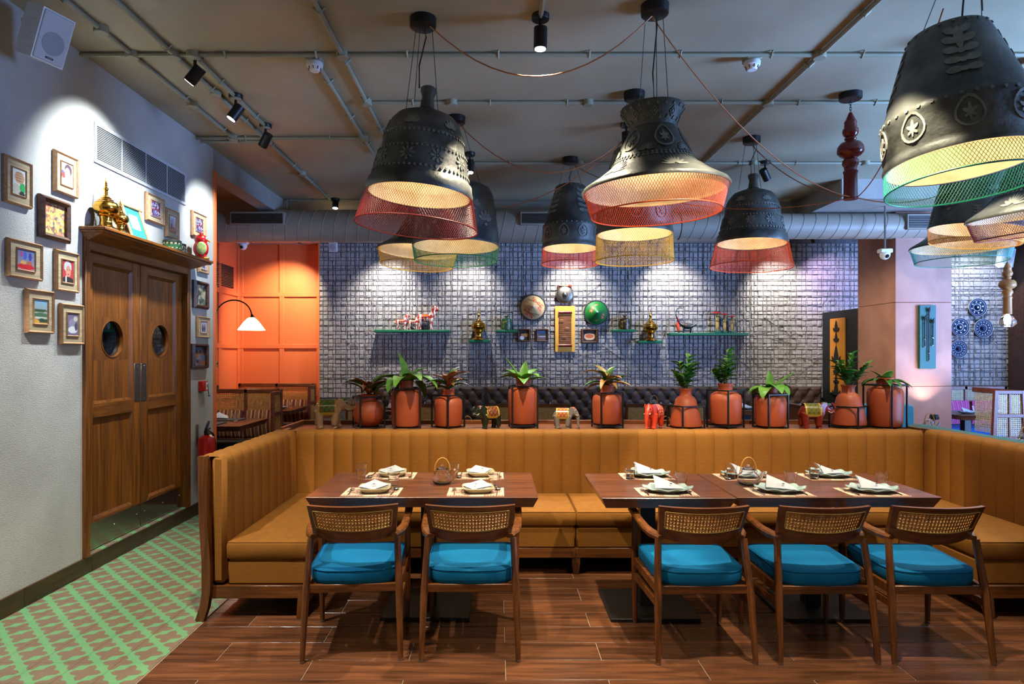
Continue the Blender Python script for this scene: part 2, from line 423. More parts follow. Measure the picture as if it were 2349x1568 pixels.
# leaves
def door_leaf(name, y0, y1, yc, label):
    d = thing(name, label, 'door', (0, 0, 0)); d['kind'] = 'structure'; del d['category']
    XF, XB = -2.935, -2.975; R = .143; zc = 1.667; st = .112
    zs = [.13, .345, 1.085, 1.185, 2.215, 2.288]
    MB().rbox(XB, XF, y0, y0 + st, zs[0], zs[5], .003).build('stile', m_mdoor, d)
    MB().rbox(XB, XF, y1 - st, y1, zs[0], zs[5], .003).build('stile', m_mdoor, d)
    for a, b in ((0, 1), (2, 3), (4, 5)):
        MB().rbox(XB, XF, y0 + st, y1 - st, zs[a], zs[b], .003).build('rail', m_mdoor_h, d)
    a, b = y0 + st, y1 - st
    def slope(mb, z0, z1):
        i, t = .022, .017
        mb.add([(XF, a, z0), (XF, b, z0), (XF, b, z1), (XF, a, z1), (XF - t, a + i, z0 + i), (XF - t, b - i, z0 + i), (XF - t, b - i, z1 - i), (XF - t, a + i, z1 - i)],
               [(0, 1, 5, 4), (1, 2, 6, 5), (2, 3, 7, 6), (3, 0, 4, 7)])
    lo = MB(); slope(lo, zs[1], zs[2]); lo.build('panel_moulding', m_mdoor, d, 0)
    up = MB(); slope(up, zs[3], zs[4]); up.build('panel_moulding', m_mdoor, d, 0)
    # boards of the panels
    XP_ = XF - .017; n = 5
    ys = [a + .022 + (b - a - .044) * k / n for k in range(n + 1)]
    for k in range(n):
        MB().box(XB + .004, XP_, ys[k] + .0006, ys[k + 1] - .0006, zs[1] + .022, zs[2] - .022).build('panel_board', m_mdoor, d, 0)
    q = .16
    for k in range(n):
        for (z0, z1) in ((zs[3] + .022, zc - q), (zc + q, zs[4] - .022)):
            MB().box(XB + .004, XP_, ys[k] + .0006, ys[k + 1] - .0006, z0, z1).build('panel_board', m_mdoor, d, 0)
    hole = MB(); nn = 40; ring = []; sq = []
    ylo, yhi = ys[0], ys[-1]
    for k in range(nn):
        t = 2 * PI * k / nn; c, s_ = math.cos(t), math.sin(t); ring.append((XP_, yc + R * c, zc + R * s_))
        fy = (yhi - yc) if c > 0 else (yc - ylo)
        f = min(fy / max(abs(c), 1e-6), q / max(abs(s_), 1e-6)); sq.append((XP_, yc + f * c, zc + f * s_))
    corners = [(yhi, zc + q), (ylo, zc + q), (ylo, zc - q), (yhi, zc - q)]
    hole.add(ring + sq + [(XP_, y, z) for y, z in corners], [(k, (k + 1) % nn, nn + (k + 1) % nn, nn + k) for k in range(nn)])
    o = 0
    for ci, (cy, cz) in enumerate(corners):   # corner fillers
        best = min(range(nn), key=lambda k: min(abs(math.atan2(cz - zc, cy - yc) - (2 * PI * (k + .5) / nn) + 2 * PI * w) for w in (-1, 0, 1)))
        hole.f.append((nn + best, nn + (best + 1) % nn, 2 * nn + ci))
    hole.build('porthole_board', m_mdoor, d, 0)
    slv = MB(); slv.tube([(XB - .006, yc, zc), (XP_ + .004, yc, zc)], R, 40, cap=False); slv.tube([(XB - .006, yc, zc), (XP_ + .004, yc, zc)], R - .006, 40, cap=False)
    slv.add([(XP_ + .004, yc + rr * math.cos(2 * PI * k / 40), zc + rr * math.sin(2 * PI * k / 40)) for rr in (R, R - .006) for k in range(40)],
            [(k, (k + 1) % 40, 40 + (k + 1) % 40, 40 + k) for k in range(40)])
    pr = slv.build('porthole_ring', m_mdoor, d)
    g = MB().tube([(XB - .004, yc, zc), (XB, yc, zc)], R - .004, 40); g.build('porthole_glass', m_glass, pr)
    return d
door_1 = door_leaf('door_1', 4.546, 5.270, 4.918, 'left leaf of the wooden double doors with porthole')
door_2 = door_leaf('door_2', 5.278, 5.968, 5.618, 'right leaf of the wooden double doors with porthole')
for d, (a, b), (k0, k1) in ((door_1, (5.185, 5.266), (4.552, 5.266)), (door_2, (5.282, 5.363), (5.282, 5.962))):
    pp = MB().rbox(-2.935, -2.9315, a, b, 1.165, 1.475, .001).build('push_plate', m_steeld, d)
    for z in (1.185, 1.455): MB().sphere((-2.931, (a + b) / 2, z), .005, 8, 5).build('screw', m_steel, pp)
    kp = MB().rbox(-2.935, -2.932, k0, k1, .135, .325, .001).build('kick_plate', m_mirror, d)
    for y in (k0 + .05, (k0 + k1) / 2, k1 - .05): MB().sphere((-2.932, y, .25), .006, 8, 5).build('screw', m_steel, kp)

# ---- ceiling, beams
struct('ceiling', MB().box(-4.6, 9.6, -2.5, 11.0, 3.655, 3.8), m_ceil, 'painted concrete ceiling')
struct('beam_side', MB().rbox(LW - .2, LW, 6.56, 8.85, 3.43, 3.66, .006), m_beam, 'grey beam continuing the line of the plaster wall')
struct('beam_back', MB().rbox(-4.5, 4.14, 8.85, 10.6, 3.335, 3.66, .006), m_beam, 'grey dropped soffit behind the duct')
struct('beam_right', MB().rbox(4.14, 9.4, 7.7, 10.6, 3.42, 3.66, .006), m_beam, 'grey dropped soffit on the right')

# ---- back wall of scored concrete
YB = 10.3
def block_wall(parent, x0, x1, z0, z1, seed, keep=300):
    rng = random.Random(seed)
    def cuts(a, b, base, dbl):
        c = [a]; t = a
        while t < b:
            t += rng.uniform(.6, 1.25) * base
            if t >= b - .02: break
            c.append(t)
            if rng.random() < dbl:
                t += rng.uniform(.013, .026)
                if t < b - .02: c.append(t)
        c.append(b); return c
    cols = cuts(x0, x1, .070, .36); rows = cuts(z0, z1, .068, .28)
    blocks = []
    for j in range(len(rows) - 1):
        for i in range(len(cols) - 1):
            xa, xb, za, zb = cols[i], cols[i + 1], rows[j], rows[j + 1]
            w = rng.uniform(-.004, .004)
            blocks.append((xa + w, xb + w, za, zb))
    blocks.sort(key=lambda b: -(min(b[1] - b[0], b[3] - b[2]) * 2 + (b[1] - b[0])))
    rest = MB()
    for n, (xa, xb, za, zb) in enumerate(blocks):
        g = rng.uniform(.0018, .0045); jt = lambda k=.004: rng.uniform(-k, k)
        h = rng.uniform(.010, .024); c = min(.006, (xb - xa) * .2, (zb - za) * .2)
        xa, xb, za, zb = xa + g, xb - g, za + g, zb - g
        if xb - xa < .004 or zb - za < .004: continue
        cx, cz = (xa + xb) / 2, (za + zb) / 2
        bot = [(xa, 0, za), (xb, 0, za), (xb, 0, zb), (xa, 0, zb)]
        top = [(x + sx * c + jt(), -h + jt(.005), z + sz * c + jt()) for (x, _, z), (sx, sz) in zip(bot, ((1, 1), (-1, 1), (-1, -1), (1, -1)))]
        fs = [(4, 5, 6, 7), (0, 1, 5, 4), (1, 2, 6, 5), (2, 3, 7, 6), (3, 0, 4, 7)]
        if n < keep:
            MB().add([(x - cx, y, z - cz) for x, y, z in bot + top], fs).build('plaster_block', m_block, parent, 0, (cx, YB, cz))
        else: rest.add([(x, YB + y, z) for x, y, z in bot + top], fs)
    o = rest.build('plaster_blocks', m_block, parent, 0); o['kind'] = 'stuff'
wall_back = struct('wall_back', MB().box(-2.865, 8.4, YB, YB + .25, -.01, 3.5), m_groove, 'grey scored concrete wall at the back of the room', 0)
block_wall(wall_back, -2.86, 5.85, .85, 3.33, 5, 260)
block_wall(wall_back, 6.4, 8.28, .85, 3.33, 9, 40)
# a few long scratches left by the trowel
sc = MB(); rng = random.Random(3)
for k in range(16):
    x = rng.uniform(-2.5, 5); z = rng.uniform(1.0, 3.0); a = rng.choice([.7, -.6, 1.3, .15, -.2]); l = rng.uniform(.25, .7)
    sc.tube([(x, YB - .022, z), (x + l * math.cos(a), YB - .024, z + l * math.sin(a))], .004, 4)
sco = sc.build('scratch_lines', m_groove, wall_back, 0); sco['kind'] = 'stuff'

# ---- orange alcove
YO = 10.45; XO = -4.21
wo = struct('wall_orange_back', MB().box(XO - .2, -2.862, YO, YO + .2, 0, 3.5), m_orange, 'orange panelled wall at the back of the alcove')
for x in (XO + .04, XP(647, YO), -2.862 - .035):
    MB().rbox(x - .04, x + .04, YO - .022, YO, 0, 3.34, .004).build('batten', m_orange, wo)
for z in (1.678, 2.517, .90): MB().rbox(XO, -2.862, YO - .026, YO, z - .035, z + .035, .004).build('batten', m_orange, wo)
ws = struct('wall_orange_side', MB().box(XO - .2, XO, 6.3, YO, 0, 3.66), m_orange, 'orange panelled side wall of the alcove')
for y in (YO - .04, 9.70, 8.95, 8.2): MB().rbox(XO, XO + .022, y - .04, y + .04, 0, 3.5, .004).build('batten', m_orange, ws)
for z in (1.678, 2.517, .90): MB().rbox(XO, XO + .026, 6.6, YO, z - .035, z + .035, .004).build('batten', m_orange, ws)
struct('wall_orange_return', MB().box(-2.866, -2.845, YB - .03, YO + .1, 0, 3.4), m_orange, 'orange return edge beside the concrete wall')

# ---- column, black partition, right-hand edge
col = thing('column_right', 'square terracotta plaster column', 'column', (0, 0, 0)); col['kind'] = 'structure'; del col['category']
for z0, z1 in ((0, 1.128), (1.132, 2.228), (2.232, 3.42)):
    MB().rbox(5.23, 5.97, 8.41, 9.29, z0, z1, .004).build('plaster_panel', m_col, col, 0)
struct('partition_black', MB().rbox(5.22, 5.30, 9.29, 10.28, 0, 2.215, .004), M('black_panel', S(14, 22, 20), 0.55), 'black partition panel between column and back wall')
struct('trim_4', MB().rbox(8.2, 8.4, 9.9, 10.3, 0, 3.42, .01), m_frame_d, 'dark brown post at the right end of the back wall')

# glazed right-hand side of the room (outside the picture)
wr = MB(); wr.box(9.4, 9.55, -2.5, 10.6, 0, .45); wr.box(9.4, 9.55, -2.5, 10.6, 3.1, 3.66)
struct('wall_right', wr, m_beam, 'low wall and lintel of the glazed right-hand side')
wn = thing('window_1', 'row of tall window panes along the right-hand side', 'window', (9.46, 0, .45)); wn['kind'] = 'structure'; del wn['category']
for k in range(9):
    y = -2.4 + 1.6 * k; MB().rbox(-.04, .04, y - .035, y + .035, 0, 2.65, .004).build('mullion', m_frame_d, wn)
    if k < 8: MB().box(-.004, .004, y + .035, y + 1.565, 0, 2.65).build('pane', m_glass, wn, 0)

# ================================================================== CEILING SERVICES
cz = 3.636; cr = .016
cn = thing('ceiling_conduit', 'grey conduit pipework with round junction boxes crossing the ceiling', 'conduit', (0, 4.5, 3.655))
def pipe(a, b):
    a = Vector(a); b = Vector(b); off = Vector((0, 4.5, 3.655))
    MB().tube([a - off, b - off], cr, 8).build('pipe', m_conduit, cn)
    L = (b - a).length; n = int(L / .62)
    dx = (b - a).normalized(); side = Vector((dx.y, -dx.x, 0))
    for k in range(1, n + 1):
        p = a + dx * (L * (k - .4) / n) - off
        MB().tube([p + side * .038 + Vector((0, 0, .016)), p + side * .022 + Vector((0, 0, .0)), p + Vector((0, 0, -.021)), p - side * .022, p - side * .038 + Vector((0, 0, .016))], .007, 4).build('clamp', m_conduit, cn)
def jbox(x, y):
    MB().lathe([(.040, -.044), (.044, -.040), (.044, 0)], 14).build('junction_box', m_conduit, cn, 40, (x, y - 4.5, -.0))
def CYp(py): return 3057.6 / (812 - py)
pipe((LW, 4.47, cz), (8.5, 4.47, cz)); pipe((-1.08, 5.32, cz), (8.5, 5.32, cz)); pipe((LW, 6.19, cz), (-1.29, 6.19, cz))
pipe((LW, 6.29, cz), (-2.25, 6.29, cz)); pipe((XP(1090, 7.0), 7.0, cz), (8.5, 7.0, cz)); pipe((-2.85, 8.69, cz), (-1.6, 8.69, cz))
pipe((-2.545, 2.6, cz), (-2.545, 6.24, cz)); pipe((-2.25, 2.6, cz), (-2.25, 8.69, cz)); pipe((-2.12, 4.47, cz), (-2.12, 5.9, cz))
pipe((-1.08, 2.8, cz), (-1.08, 6.2, cz)); pipe((-1.29, 4.47, cz), (-1.29, 6.65, cz)); pipe((2.25, 2.8, cz), (2.25, 7.0, cz)); pipe((.27, 2.8, cz), (.27, 3.95, cz))
pipe((-2.85, 8.69, cz), (-2.85, 8.69, 3.4))
for x, y in ((-2.545, 4.12), (-2.545, 4.47), (-2.25, 4.47), (-2.25, 5.12), (-2.545, 5.35), (-2.545, 6.19), (-2.25, 6.29), (-2.25, 7.4), (-1.08, 4.47), (-1.08, 5.32),
             (-1.29, 6.19), (XP(1037, 5.32), 5.32), (XP(1349, 5.32), 5.32), (2.25, 5.32), (2.25, 4.47), (-1.08, 3.72), (XP(1329, 7.0), 7.0), (XP(1985, 7.0), 7.0), (XP(1728, 7.0), 7.0), (-2.12, 4.47), (-2.12, 5.2), (-2.12, 5.87)):
    jbox(x, y)

# ventilation duct
DZ, DY = 3.237, 8.45
du = thing('ventilation_duct', 'beige spiral ventilation duct running under the back of the ceiling', 'duct', (0, DY, DZ))
xr0, xr1 = XP(1400, DY), XP(1560, DY)
def ducttube(x0, x1, r0, r1):
    return MB().tube([(x0, 0, 0), (x1, 0, 0)], [r0, r1], 32, cap=True)
ducttube(-4.2, xr0, .212, .212).build('duct_pipe', m_duct, du); ducttube(xr0, xr1, .212, .168).build('reducer', m_duct, du); ducttube(xr1, 8.6, .168, .168).build('duct_pipe', m_duct, du)
x = -4.1
seam_me = {}
while x < 8.4:
    r = .212 if x < xr0 else (.168 if x > xr1 else None)
    if r:
        if r not in seam_me:
            seam_me[r] = MB().tube([(.05 * math.sin(2 * PI * k / 28), (r + .001) * math.cos(2 * PI * k / 28), (r + .001) * math.sin(2 * PI * k / 28)) for k in range(28)], .0035, 4, closed=True, up=(1, 0, 0)).mesh('seam')
        put('seam', seam_me[r], m_duct, du, (x, 0, 0))
    x += .155
for x in (xr0, xr1): MB().tube([(x - .02, 0, 0), (x + .02, 0, 0)], .22 if x == xr0 else .178, 32).build('collar', m_duct, du)
def duct_grille(px0, px1, py0, py1, r):
    x0, x1 = XP(px0, DY - r), XP(px1, DY - r); z0, z1 = ZP(py1, DY - r) - DZ, ZP(py0, DY - r) - DZ
    g = MB(); g.rbox(x0 - .02, x1 + .02, -r - .03, -r + .09, z0 - .02, z1 + .02, .004); go = g.build('grille_frame', m_duct, du)
    MB().box(x0, x1, -r - .032, -r - .029, z0, z1).build('grille_opening', m_dark, go)
    for k in range(7):
        z = z0 + (z1 - z0) * (k + .5) / 7; MB().box(x0, x1, -r - .037, -r - .031, z - .004, z + .004).build('slat', m_steeld, go, 0)
duct_grille(533, 650, 490, 513, .212); duct_grille(1197, 1262, 490, 513, .212); duct_grille(2082, 2150, 495, 523, .168)
for px in (1755, 1775, 2110, 830): MB().tube([(XP(px, DY), 0, .15), (XP(px, DY), 0, .40)], .005, 5).build('hanger_rod', m_wire, du)

# ---- ceiling spotlights
WHITE_L = (1.0, 0.97, 0.93); WARM_L = (1.0, 0.86, 0.62); COOL_L = (0.88, 0.97, 1.0)
def spotlight(x, y, aim, label, power, colr, angle, blend=.45, top=3.655, drop=.10, ln=.13, r=.042):
    t = thing('ceiling_spotlight', label, 'spotlight', (x, y, top), group='black cylinder spotlights')
    MB().lathe([(.052, -.032), (.055, -.028), (.055, 0)], 20).build('mount', m_black, t)
    MB().tube([(0, 0, -.03), (0, 0, -drop)], .011, 8).build('stem', m_black, t)
    d = (Vector(aim) - Vector((x, y, top - drop - ln / 2))).normalized()
    c = Vector((0, 0, -drop - ln * .35))
    a, b = c - d * ln * .5, c + d * ln * .5
    body = MB().tube([a, b], r, 20).build('housing', m_black, t)
    MB().tube([b + d * .0005, b + d * .003], r * .82, 20).build('lit_face', m_led, body)
    spot_light(t, b + d * .012, d, power, colr, angle, blend, .035)
    return t
spotlight(-2.12, 4.50, (LW, 4.60, 2.60), 'tilted black spotlight on the conduit, nearest the white speaker', 190, COOL_L, 84, .8)
spotlight(-2.12, 5.20, (LW, 4.95, 2.2), 'tilted black spotlight on the conduit, middle of the three by the plaster wall', 90, COOL_L, 70, .6)
spotlight(-2.12, 5.87, (LW, 6.45, 2.55), 'tilted black spotlight on the conduit, farthest of the three by the plaster wall', 105, COOL_L, 66, .6)
spotlight(.27, 3.98, (.22, 4.02, 0), 'black ceiling spotlight hanging above the gap between the two dining tables', 330, WARM_L, 84, .3)
spotlight(XP(1078, 6.7), 6.7, (-.25, 6.2, 0), 'small black ceiling spotlight behind the red-mesh bell lamp', 120, COOL_L, 70)
spotlight(XP(1437, 5.85), 5.85, (1.2, 5.7, 0), 'black ceiling spotlight right behind the hourglass pendant lamp', 150, WARM_L, 70)
spotlight(XP(1755, 7.0), 7.0, (5.0, 8.7, 1.0), 'black ceiling spotlight right of the farthest bell pendant lamp', 240, WARM_L, 64, .7)
spotlight(XP(772, 8.72), 8.66, (-2.2, 8.0, 0), 'small black ceiling spotlight above the duct', 60, WARM_L, 60, drop=.05, ln=.1)
# spots out of the picture, in line with the ones in view; the last is added fill
spotlight(-1.15, 2.75, (-.9, 3.5, .3), 'black ceiling spotlight outside the view on the left', 230, WARM_L, 76, .3)
spotlight(1.5, 2.9, (1.6, 3.8, .3), 'black ceiling spotlight outside the view in the middle', 320, WARM_L, 76, .3)
spotlight(3.1, 4.2, (3.0, 4.6, .4), 'black ceiling spotlight outside the view on the right', 170, WARM_L, 70, .3)
spotlight(-2.2, 2.6, (-2.3, 3.3, 0), 'black ceiling spotlight outside the view by the plaster wall', 230, WHITE_L, 70, .25)
spotlight(.9, 1.2, (.75, 3.5, .6), 'black spotlight outside the view, added as front fill for the tables', 85, WARM_L, 62, .6)  # unseen lamp added as weak front fill on chair backs and table edges
# wall washers under the back soffit
for px, tx, pw, lab, cc in ((688, 650, 170, 'small black spotlight under the duct by the orange wall', WARM_L),
                         (890, 888, 140, 'wall-wash spotlight under the soffit above the painted horses', WHITE_L),
                         (1085, 1075, 85, 'wall-wash spotlight under the soffit above the left brass vessel', WHITE_L),
                         (1320, 1318, 130, 'wall-wash spotlight under the soffit above the green conical hat', WHITE_L),
                         (1535, 1540, 125, 'wall-wash spotlight under the soffit above the harp boat', WHITE_L),
                         (1790, 1788, 140, 'wall-wash spotlight under the soffit above the parasol figurines', WHITE_L),
                         (1862, 1930, 80, 'wall-wash spotlight under the soffit beside the column', (.72, .55, 1.0))):
    Yw = 9.62
    spotlight(XP(px, Yw), Yw, (XP(tx, YB), YB, 2.30), lab, pw, cc, 84, .8, top=3.335, drop=.035, ln=.09, r=.036)
spotlight(XP(2240, 9.6), 9.5, (XP(2238, YB), YB, 2.45), 'wall-wash spotlight above the blue patterned plates', 110, (.70, .80, 1.0), 84, .8, top=3.42, drop=.04, ln=.1, r=.036)
up = thing('floor_uplight', 'small uplight at the foot of the terracotta column', 'light', (5.58, 8.18, .72))
MB().lathe([(.05, 0), (.055, .02), (.045, .06), (.03, .062)], 16).build('housing', m_black, up)
MB().lathe([(.05, -.72), (.012, -.70), (.012, 0)], 12).build('stand', m_black, up)
spot_light(up, (0, 0, .07), (.0, .30, 1), 26, (1, .92, .95), 90, .8, .03)

# ---- pendant lamps
BELL = [(.328, 0), (.334, .02), (.326, .045), (.322, .075), (.312, .082), (.304, .092), (.29, .16), (.272, .25), (.268, .262), (.26, .272), (.248, .345), (.25, .352), (.243, .362), (.232, .40), (.214, .445), (.18, .485), (.12, .512), (.062, .526), (.058, .54), (.044, .55), (.042, .585), (.036, .615), (.05, .655), (.05, .672), (.04, .68), (.0005, .68)]
HAT = [(.435, 0), (.437, .012), (.428, .026), (.345, .078), (.262, .142), (.252, .158), (.238, .168), (.196, .26), (.145, .36), (.134, .375), (.139, .39), (.155, .42), (.176, .458), (.19, .492), (.186, .50), (.12, .50), (.0005, .498)]
BUCKET = [(.298, 0), (.302, .015), (.296, .035), (.293, .06), (.297, .068), (.29, .21), (.294, .218), (.29, .25), (.28, .262), (.16, .655), (.15, .672), (.13, .68), (.0005, .68)]
DOME = [(.395, 0), (.398, .015), (.39, .03), (.372, .20), (.350, .36), (.33, .47), (.305, .52), (.26, .545), (.15, .56), (.0005, .565)]
def prof_r(prof, z):
    for (r0, z0), (r1, z1) in zip(prof, prof[1:]):
        if z0 <= z <= z1 and z1 > z0: return r0 + (r1 - r0) * (z - z0) / (z1 - z0)
    return prof[0][0]
def circ(n, rx, ry, cx=0, cy=0): return [(cx + rx * math.cos(2 * PI * k / n), cy + ry * math.sin(2 * PI * k / n)) for k in range(n)]
def petal(ang, l0, l1, w):
    c, s_ = math.cos(ang), math.sin(ang); pts = []
    for t, ww in ((0, .25), (.35, .9), (.65, 1), (.88, .6), (1, 0), (.88, -.6), (.65, -1), (.35, -.9), (0, -.25)):
        l = l0 + (l1 - l0) * t; q = ww * w; pts.append((l * c - q * s_, l * s_ + q * c))
    return pts
def ringpoly(pts, k=.8): # closed strip as list of quads
    n = len(pts); return [[pts[i], pts[(i + 1) % n], (pts[(i + 1) % n][0] * k, pts[(i + 1) % n][1] * k), (pts[i][0] * k, pts[i][1] * k)] for i in range(n)]
def daisy(r): return [petal(2 * PI * k / 8, r * .22, r, r * .16) for k in range(8)] + [circ(6, r * .14, r * .14)]
def lotus(r): return [petal(PI / 2 + a, r * .12, r * l, r * .17) for a, l in ((0, 1.0), (.55, .95), (-.55, .95), (1.1, .9), (-1.1, .9))] + [[(x, y - r * .15) for x, y in petal(-PI / 2, 0, r * .25, r * .2)]]
def fan(r): return [petal(PI * (k + .5) / 9, r * .15, r, r * .09) for k in range(9)]
def drop_pts(r): return [(r * .92 * math.cos(t), r * (math.sin(t) * (1.0 if math.sin(t) < 0 else 1.0) + (.35 * max(0, math.sin(t)) ** 4))) for t in [2 * PI * k / 16 for k in range(16)]]
def medal(r): return ringpoly(drop_pts(r), .84) + [petal(PI / 2, -r * .55, r * .75, r * .13), petal(PI / 2 + .9, -r * .1, r * .55, r * .14), petal(PI / 2 - .9, -r * .1, r * .55, r * .14), petal(-PI / 2 + .8, 0, r * .5, r * .1), petal(-PI / 2 - .8, 0, r * .5, r * .1)]
def crest(r):  # tall flowering ornament
    out = [petal(PI / 2, r * .1, r * 1.3, r * .2)]
    for k, z in enumerate((.9, .45, 0, -.45, -.9)):
        for s_ in (1, -1):
            pp = petal(PI / 2 + s_ * (1.0 + .12 * k), 0, r * (.75 - .06 * abs(k - 1)), r * .17)
            out.append([(x, y + z * r) for x, y in pp])
        out.append(circ(6, r * .13, r * .13, 0, z * r))
    return out
def diamond(r): return ringpoly([(r * .7, 0), (0, r), (-r * .7, 0), (0, -r)], .72) + [[(r * .25, 0), (0, r * .36), (-r * .25, 0), (0, -r * .36)]]
def tooth(r): return [[(-r * .6, 0), (0, 0), (r * .6, 0), (0, r * 1.4)]]
def dot(r): return [circ(6, r, r)]
def relief_mesh(prof, items, hgt=.006):
    mb = MB()
    for th, z, polys in items:
        for poly in polys:
            if len(poly) < 3: continue
            n = len(poly); lo = []; hi = []
            for dx, dz in poly:
                r = prof_r(prof, z + dz); a = th + dx / max(prof_r(prof, z), .05)
                lo.append(((r - .002) * math.cos(a), (r - .002) * math.sin(a), z + dz)); hi.append(((r + hgt) * math.cos(a), (r + hgt) * math.sin(a), z + dz))
            mb.add(lo + hi, [tuple(range(n, 2 * n))] + [(i, (i + 1) % n, n + (i + 1) % n, n + i) for i in range(n)])
    return mb
def around(n, z, polys, ph=0): return [(2 * PI * (k + ph) / n, z, polys) for k in range(n)]
RELIEF = {
 'bell': [('lotus_motif', 6, .375, lotus(.062), .3), ('daisy_motif', 10, .185, daisy(.046), .2), ('beading', 56, .335, dot(.008), 0), ('beading', 60, .115, dot(.009), 0), ('beading', 60, .238, dot(.007), 0)],
 'hat': [('medallion_motif', 6, .275, medal(.062), .25), ('fan_motif', 6, .195, fan(.05), .75), ('fan_motif', 6, .065, fan(.085), .25), ('tooth_motif', 20, .395, tooth(.014), 0), ('tooth_motif', 22, .465, tooth(.013), 0), ('diamond_motif', 9, .432, diamond(.028), 0), ('beading', 60, .165, dot(.009), 0), ('beading', 60, .180, dot(.007), 0)],
 'bucket': [('medallion_motif', 9, .137, medal(.060), .1), ('beading', 36, .237, dot(.0085), 0), ('crest_motif', 4, .47, crest(.115), .62), ('beading', 20, .658, dot(.008), 0)],
 'dome': [('crest_motif', 5, .10, crest(.055), .1), ('lotus_motif', 5, .30, lotus(.08), .35), ('lotus_motif', 5, .18, lotus(.10), .6)],
}
PROFS = {'bell': (BELL, (.335, -.004), (.382, -.195)), 'hat': (HAT, (.425, .008), (.386, -.135)), 'bucket': (BUCKET, (.296, -.004), (.306, -.165)), 'dome': (DOME, (.392, -.004), (.372, -.125))}
RELIEF_ME = {}
LAMP_RNG = random.Random(4)
def mesh_skirt(r0, z0, r1, z1, pitch=.0165, wire=.0012):
    mb = MB(); n = int(2 * PI * max(r0, r1) / pitch); steps = max(5, int((z0 - z1) / .03)); twist = (z0 - z1) / max(r0, r1) * .62
    for sgn in (1, -1):
        for k in range(n):
            pts = []
            for i in range(steps + 1):
                t = i / steps; a = 2 * PI * k / n + sgn * twist * t; r = r0 + (r1 - r0) * t
                pts.append((r * math.cos(a), r * math.sin(a), z0 + (z1 - z0) * t))
            mb.tube(pts, wire, 3, cap=False)
    return mb
WIDE = [(r * 1.13, z) for r, z in BUCKET]; PROFS['wide'] = (WIDE, (.334, -.004), (.340, -.112)); RELIEF['wide'] = [('medallion_motif', 9, .137, medal(.066), .1), ('beading', 36, .237, dot(.0095), 0), ('crest_motif', 4, .47, crest(.115), .62), ('beading', 20, .658, dot(.008), 0)]
def pendant(x, y, zb, kind, sc, meshcol, label, tilt=(0, 0), spin=0.0, bulb=4.0, canopy=(0, 0), mesh_k=1.0):
    prof, (r0, z0), (r1, z1) = PROFS[kind]
    t = thing('pendant_lamp', label, 'pendant lamp', (x, y, 3.655), group='blackened metal pendant lamps with coloured mesh skirts')
    cx, cy = canopy
    MB().lathe([(.075, -.06), (.082, -.055), (.084, -.004), (.084, 0)], 24, (cx, cy, 0)).build('canopy', m_black, t)
    zt = zb + prof[-1][1] * sc - 3.655
    sh = MB().lathe([(r * sc, z * sc) for r, z in prof], 64, cap=False).build('shade', m_shade, t, 50, (0, 0, zb - 3.655), (rad(tilt[0]), rad(tilt[1]), spin))
    inner = []
    for r, z in prof:
        if r <= .165: break
        inner.append(((r - .012) * sc, z * sc))
    inner[0] = (inner[0][0], .002)
    inner.append((.0005, inner[-1][1]))
    MB().lathe([(prof[0][0] * sc, 0), inner[0]] + inner, 64, cap=False).build('lining', m_lining, sh, 50)
    pr = [(r * sc, z * sc) for r, z in prof]
    for mi, (nm, n, z, polys, ph) in enumerate(RELIEF[kind]):
        key = (kind, sc, mi); pl = [[(a * sc, b * sc) for a, b in q] for q in polys]
        if nm == 'beading':
            if key not in RELIEF_ME: RELIEF_ME[key] = relief_mesh(pr, around(n, z * sc, pl, ph)).mesh(nm, 30)
            put(nm, RELIEF_ME[key], m_relief, sh)['kind'] = 'stuff'
        else:
            if key not in RELIEF_ME: RELIEF_ME[key] = relief_mesh(pr, [(0, z * sc, pl)]).mesh(nm, 30)
            for k in range(n): put(nm, RELIEF_ME[key], m_relief, sh, None, (0, 0, 2 * PI * (k + ph) / n))
    mm = M('mesh_' + meshcol[0], meshcol[1], 0.45, 0.0)
    sk = mesh_skirt(r0 * sc, z0 * sc, r1 * sc, z1 * sc * mesh_k).build('mesh_skirt', mm, sh, 0)
    rr = r1 * sc; zz = z1 * sc * mesh_k
    MB().tube([(rr * math.cos(2 * PI * k / 48), rr * math.sin(2 * PI * k / 48), zz) for k in range(48)], .0042, 6, closed=True).build('mesh_rim', mm, sk)
    top = prof[-1][1] * sc
    wr = prof_r(prof, prof[-1][1] * .72) * sc * .8
    for k in range(3):
        a = 2 * PI * k / 3 + .4
        MB().tube([(cx + .06 * math.cos(a), cy + .06 * math.sin(a), -.05), (wr * math.cos(a) * .9, wr * math.sin(a) * .9, zb - 3.655 + prof[-1][1] * sc * (.8 if kind == 'bell' else .99))], .0022, 5).build('hanger_wire', m_wire, t)
    cord = [(cx + .01, cy, -.05), (cx + .03 + LAMP_RNG.uniform(-.02, .02), cy, -.12), (cx * .5 - .012, cy * .5, (zt - .06) * .6), (0, 0, zt - .005)]
    MB().tube(cord, .0045, 6).build('cord', m_black, t)
    bz = top * (.34 if kind == 'hat' else .2) + .02
    bl = MB().lathe([(.0005, -.052), (.02, -.047), (.034, -.025), (.036, 0), (.028, .03), (.016, .05), (.015, .06)], 16).build('bulb', m_bulb, sh, 60, (0, 0, bz))
    MB().lathe([(.018, .05), (.022, .055), (.022, .12), (.01, .125)], 14).build('lamp_holder', m_black, bl)
    pl = point_light(sh, (0, 0, bz - .09), bulb, (1.0, .84, .60), .05)
    return t
RED = ('red_wire', S(112, 22, 22)); ORG = ('orange_red_wire', S(222, 84, 34)); YEL = ('yellow_wire', S(196, 156, 40)); GRN = ('green_wire', S(26, 112, 62)); TEALG = ('sea_green_wire', S(20, 140, 108)); AMB = ('amber_wire', S(214, 150, 58)); TEA2 = ('teal_wire', S(36, 130, 124))
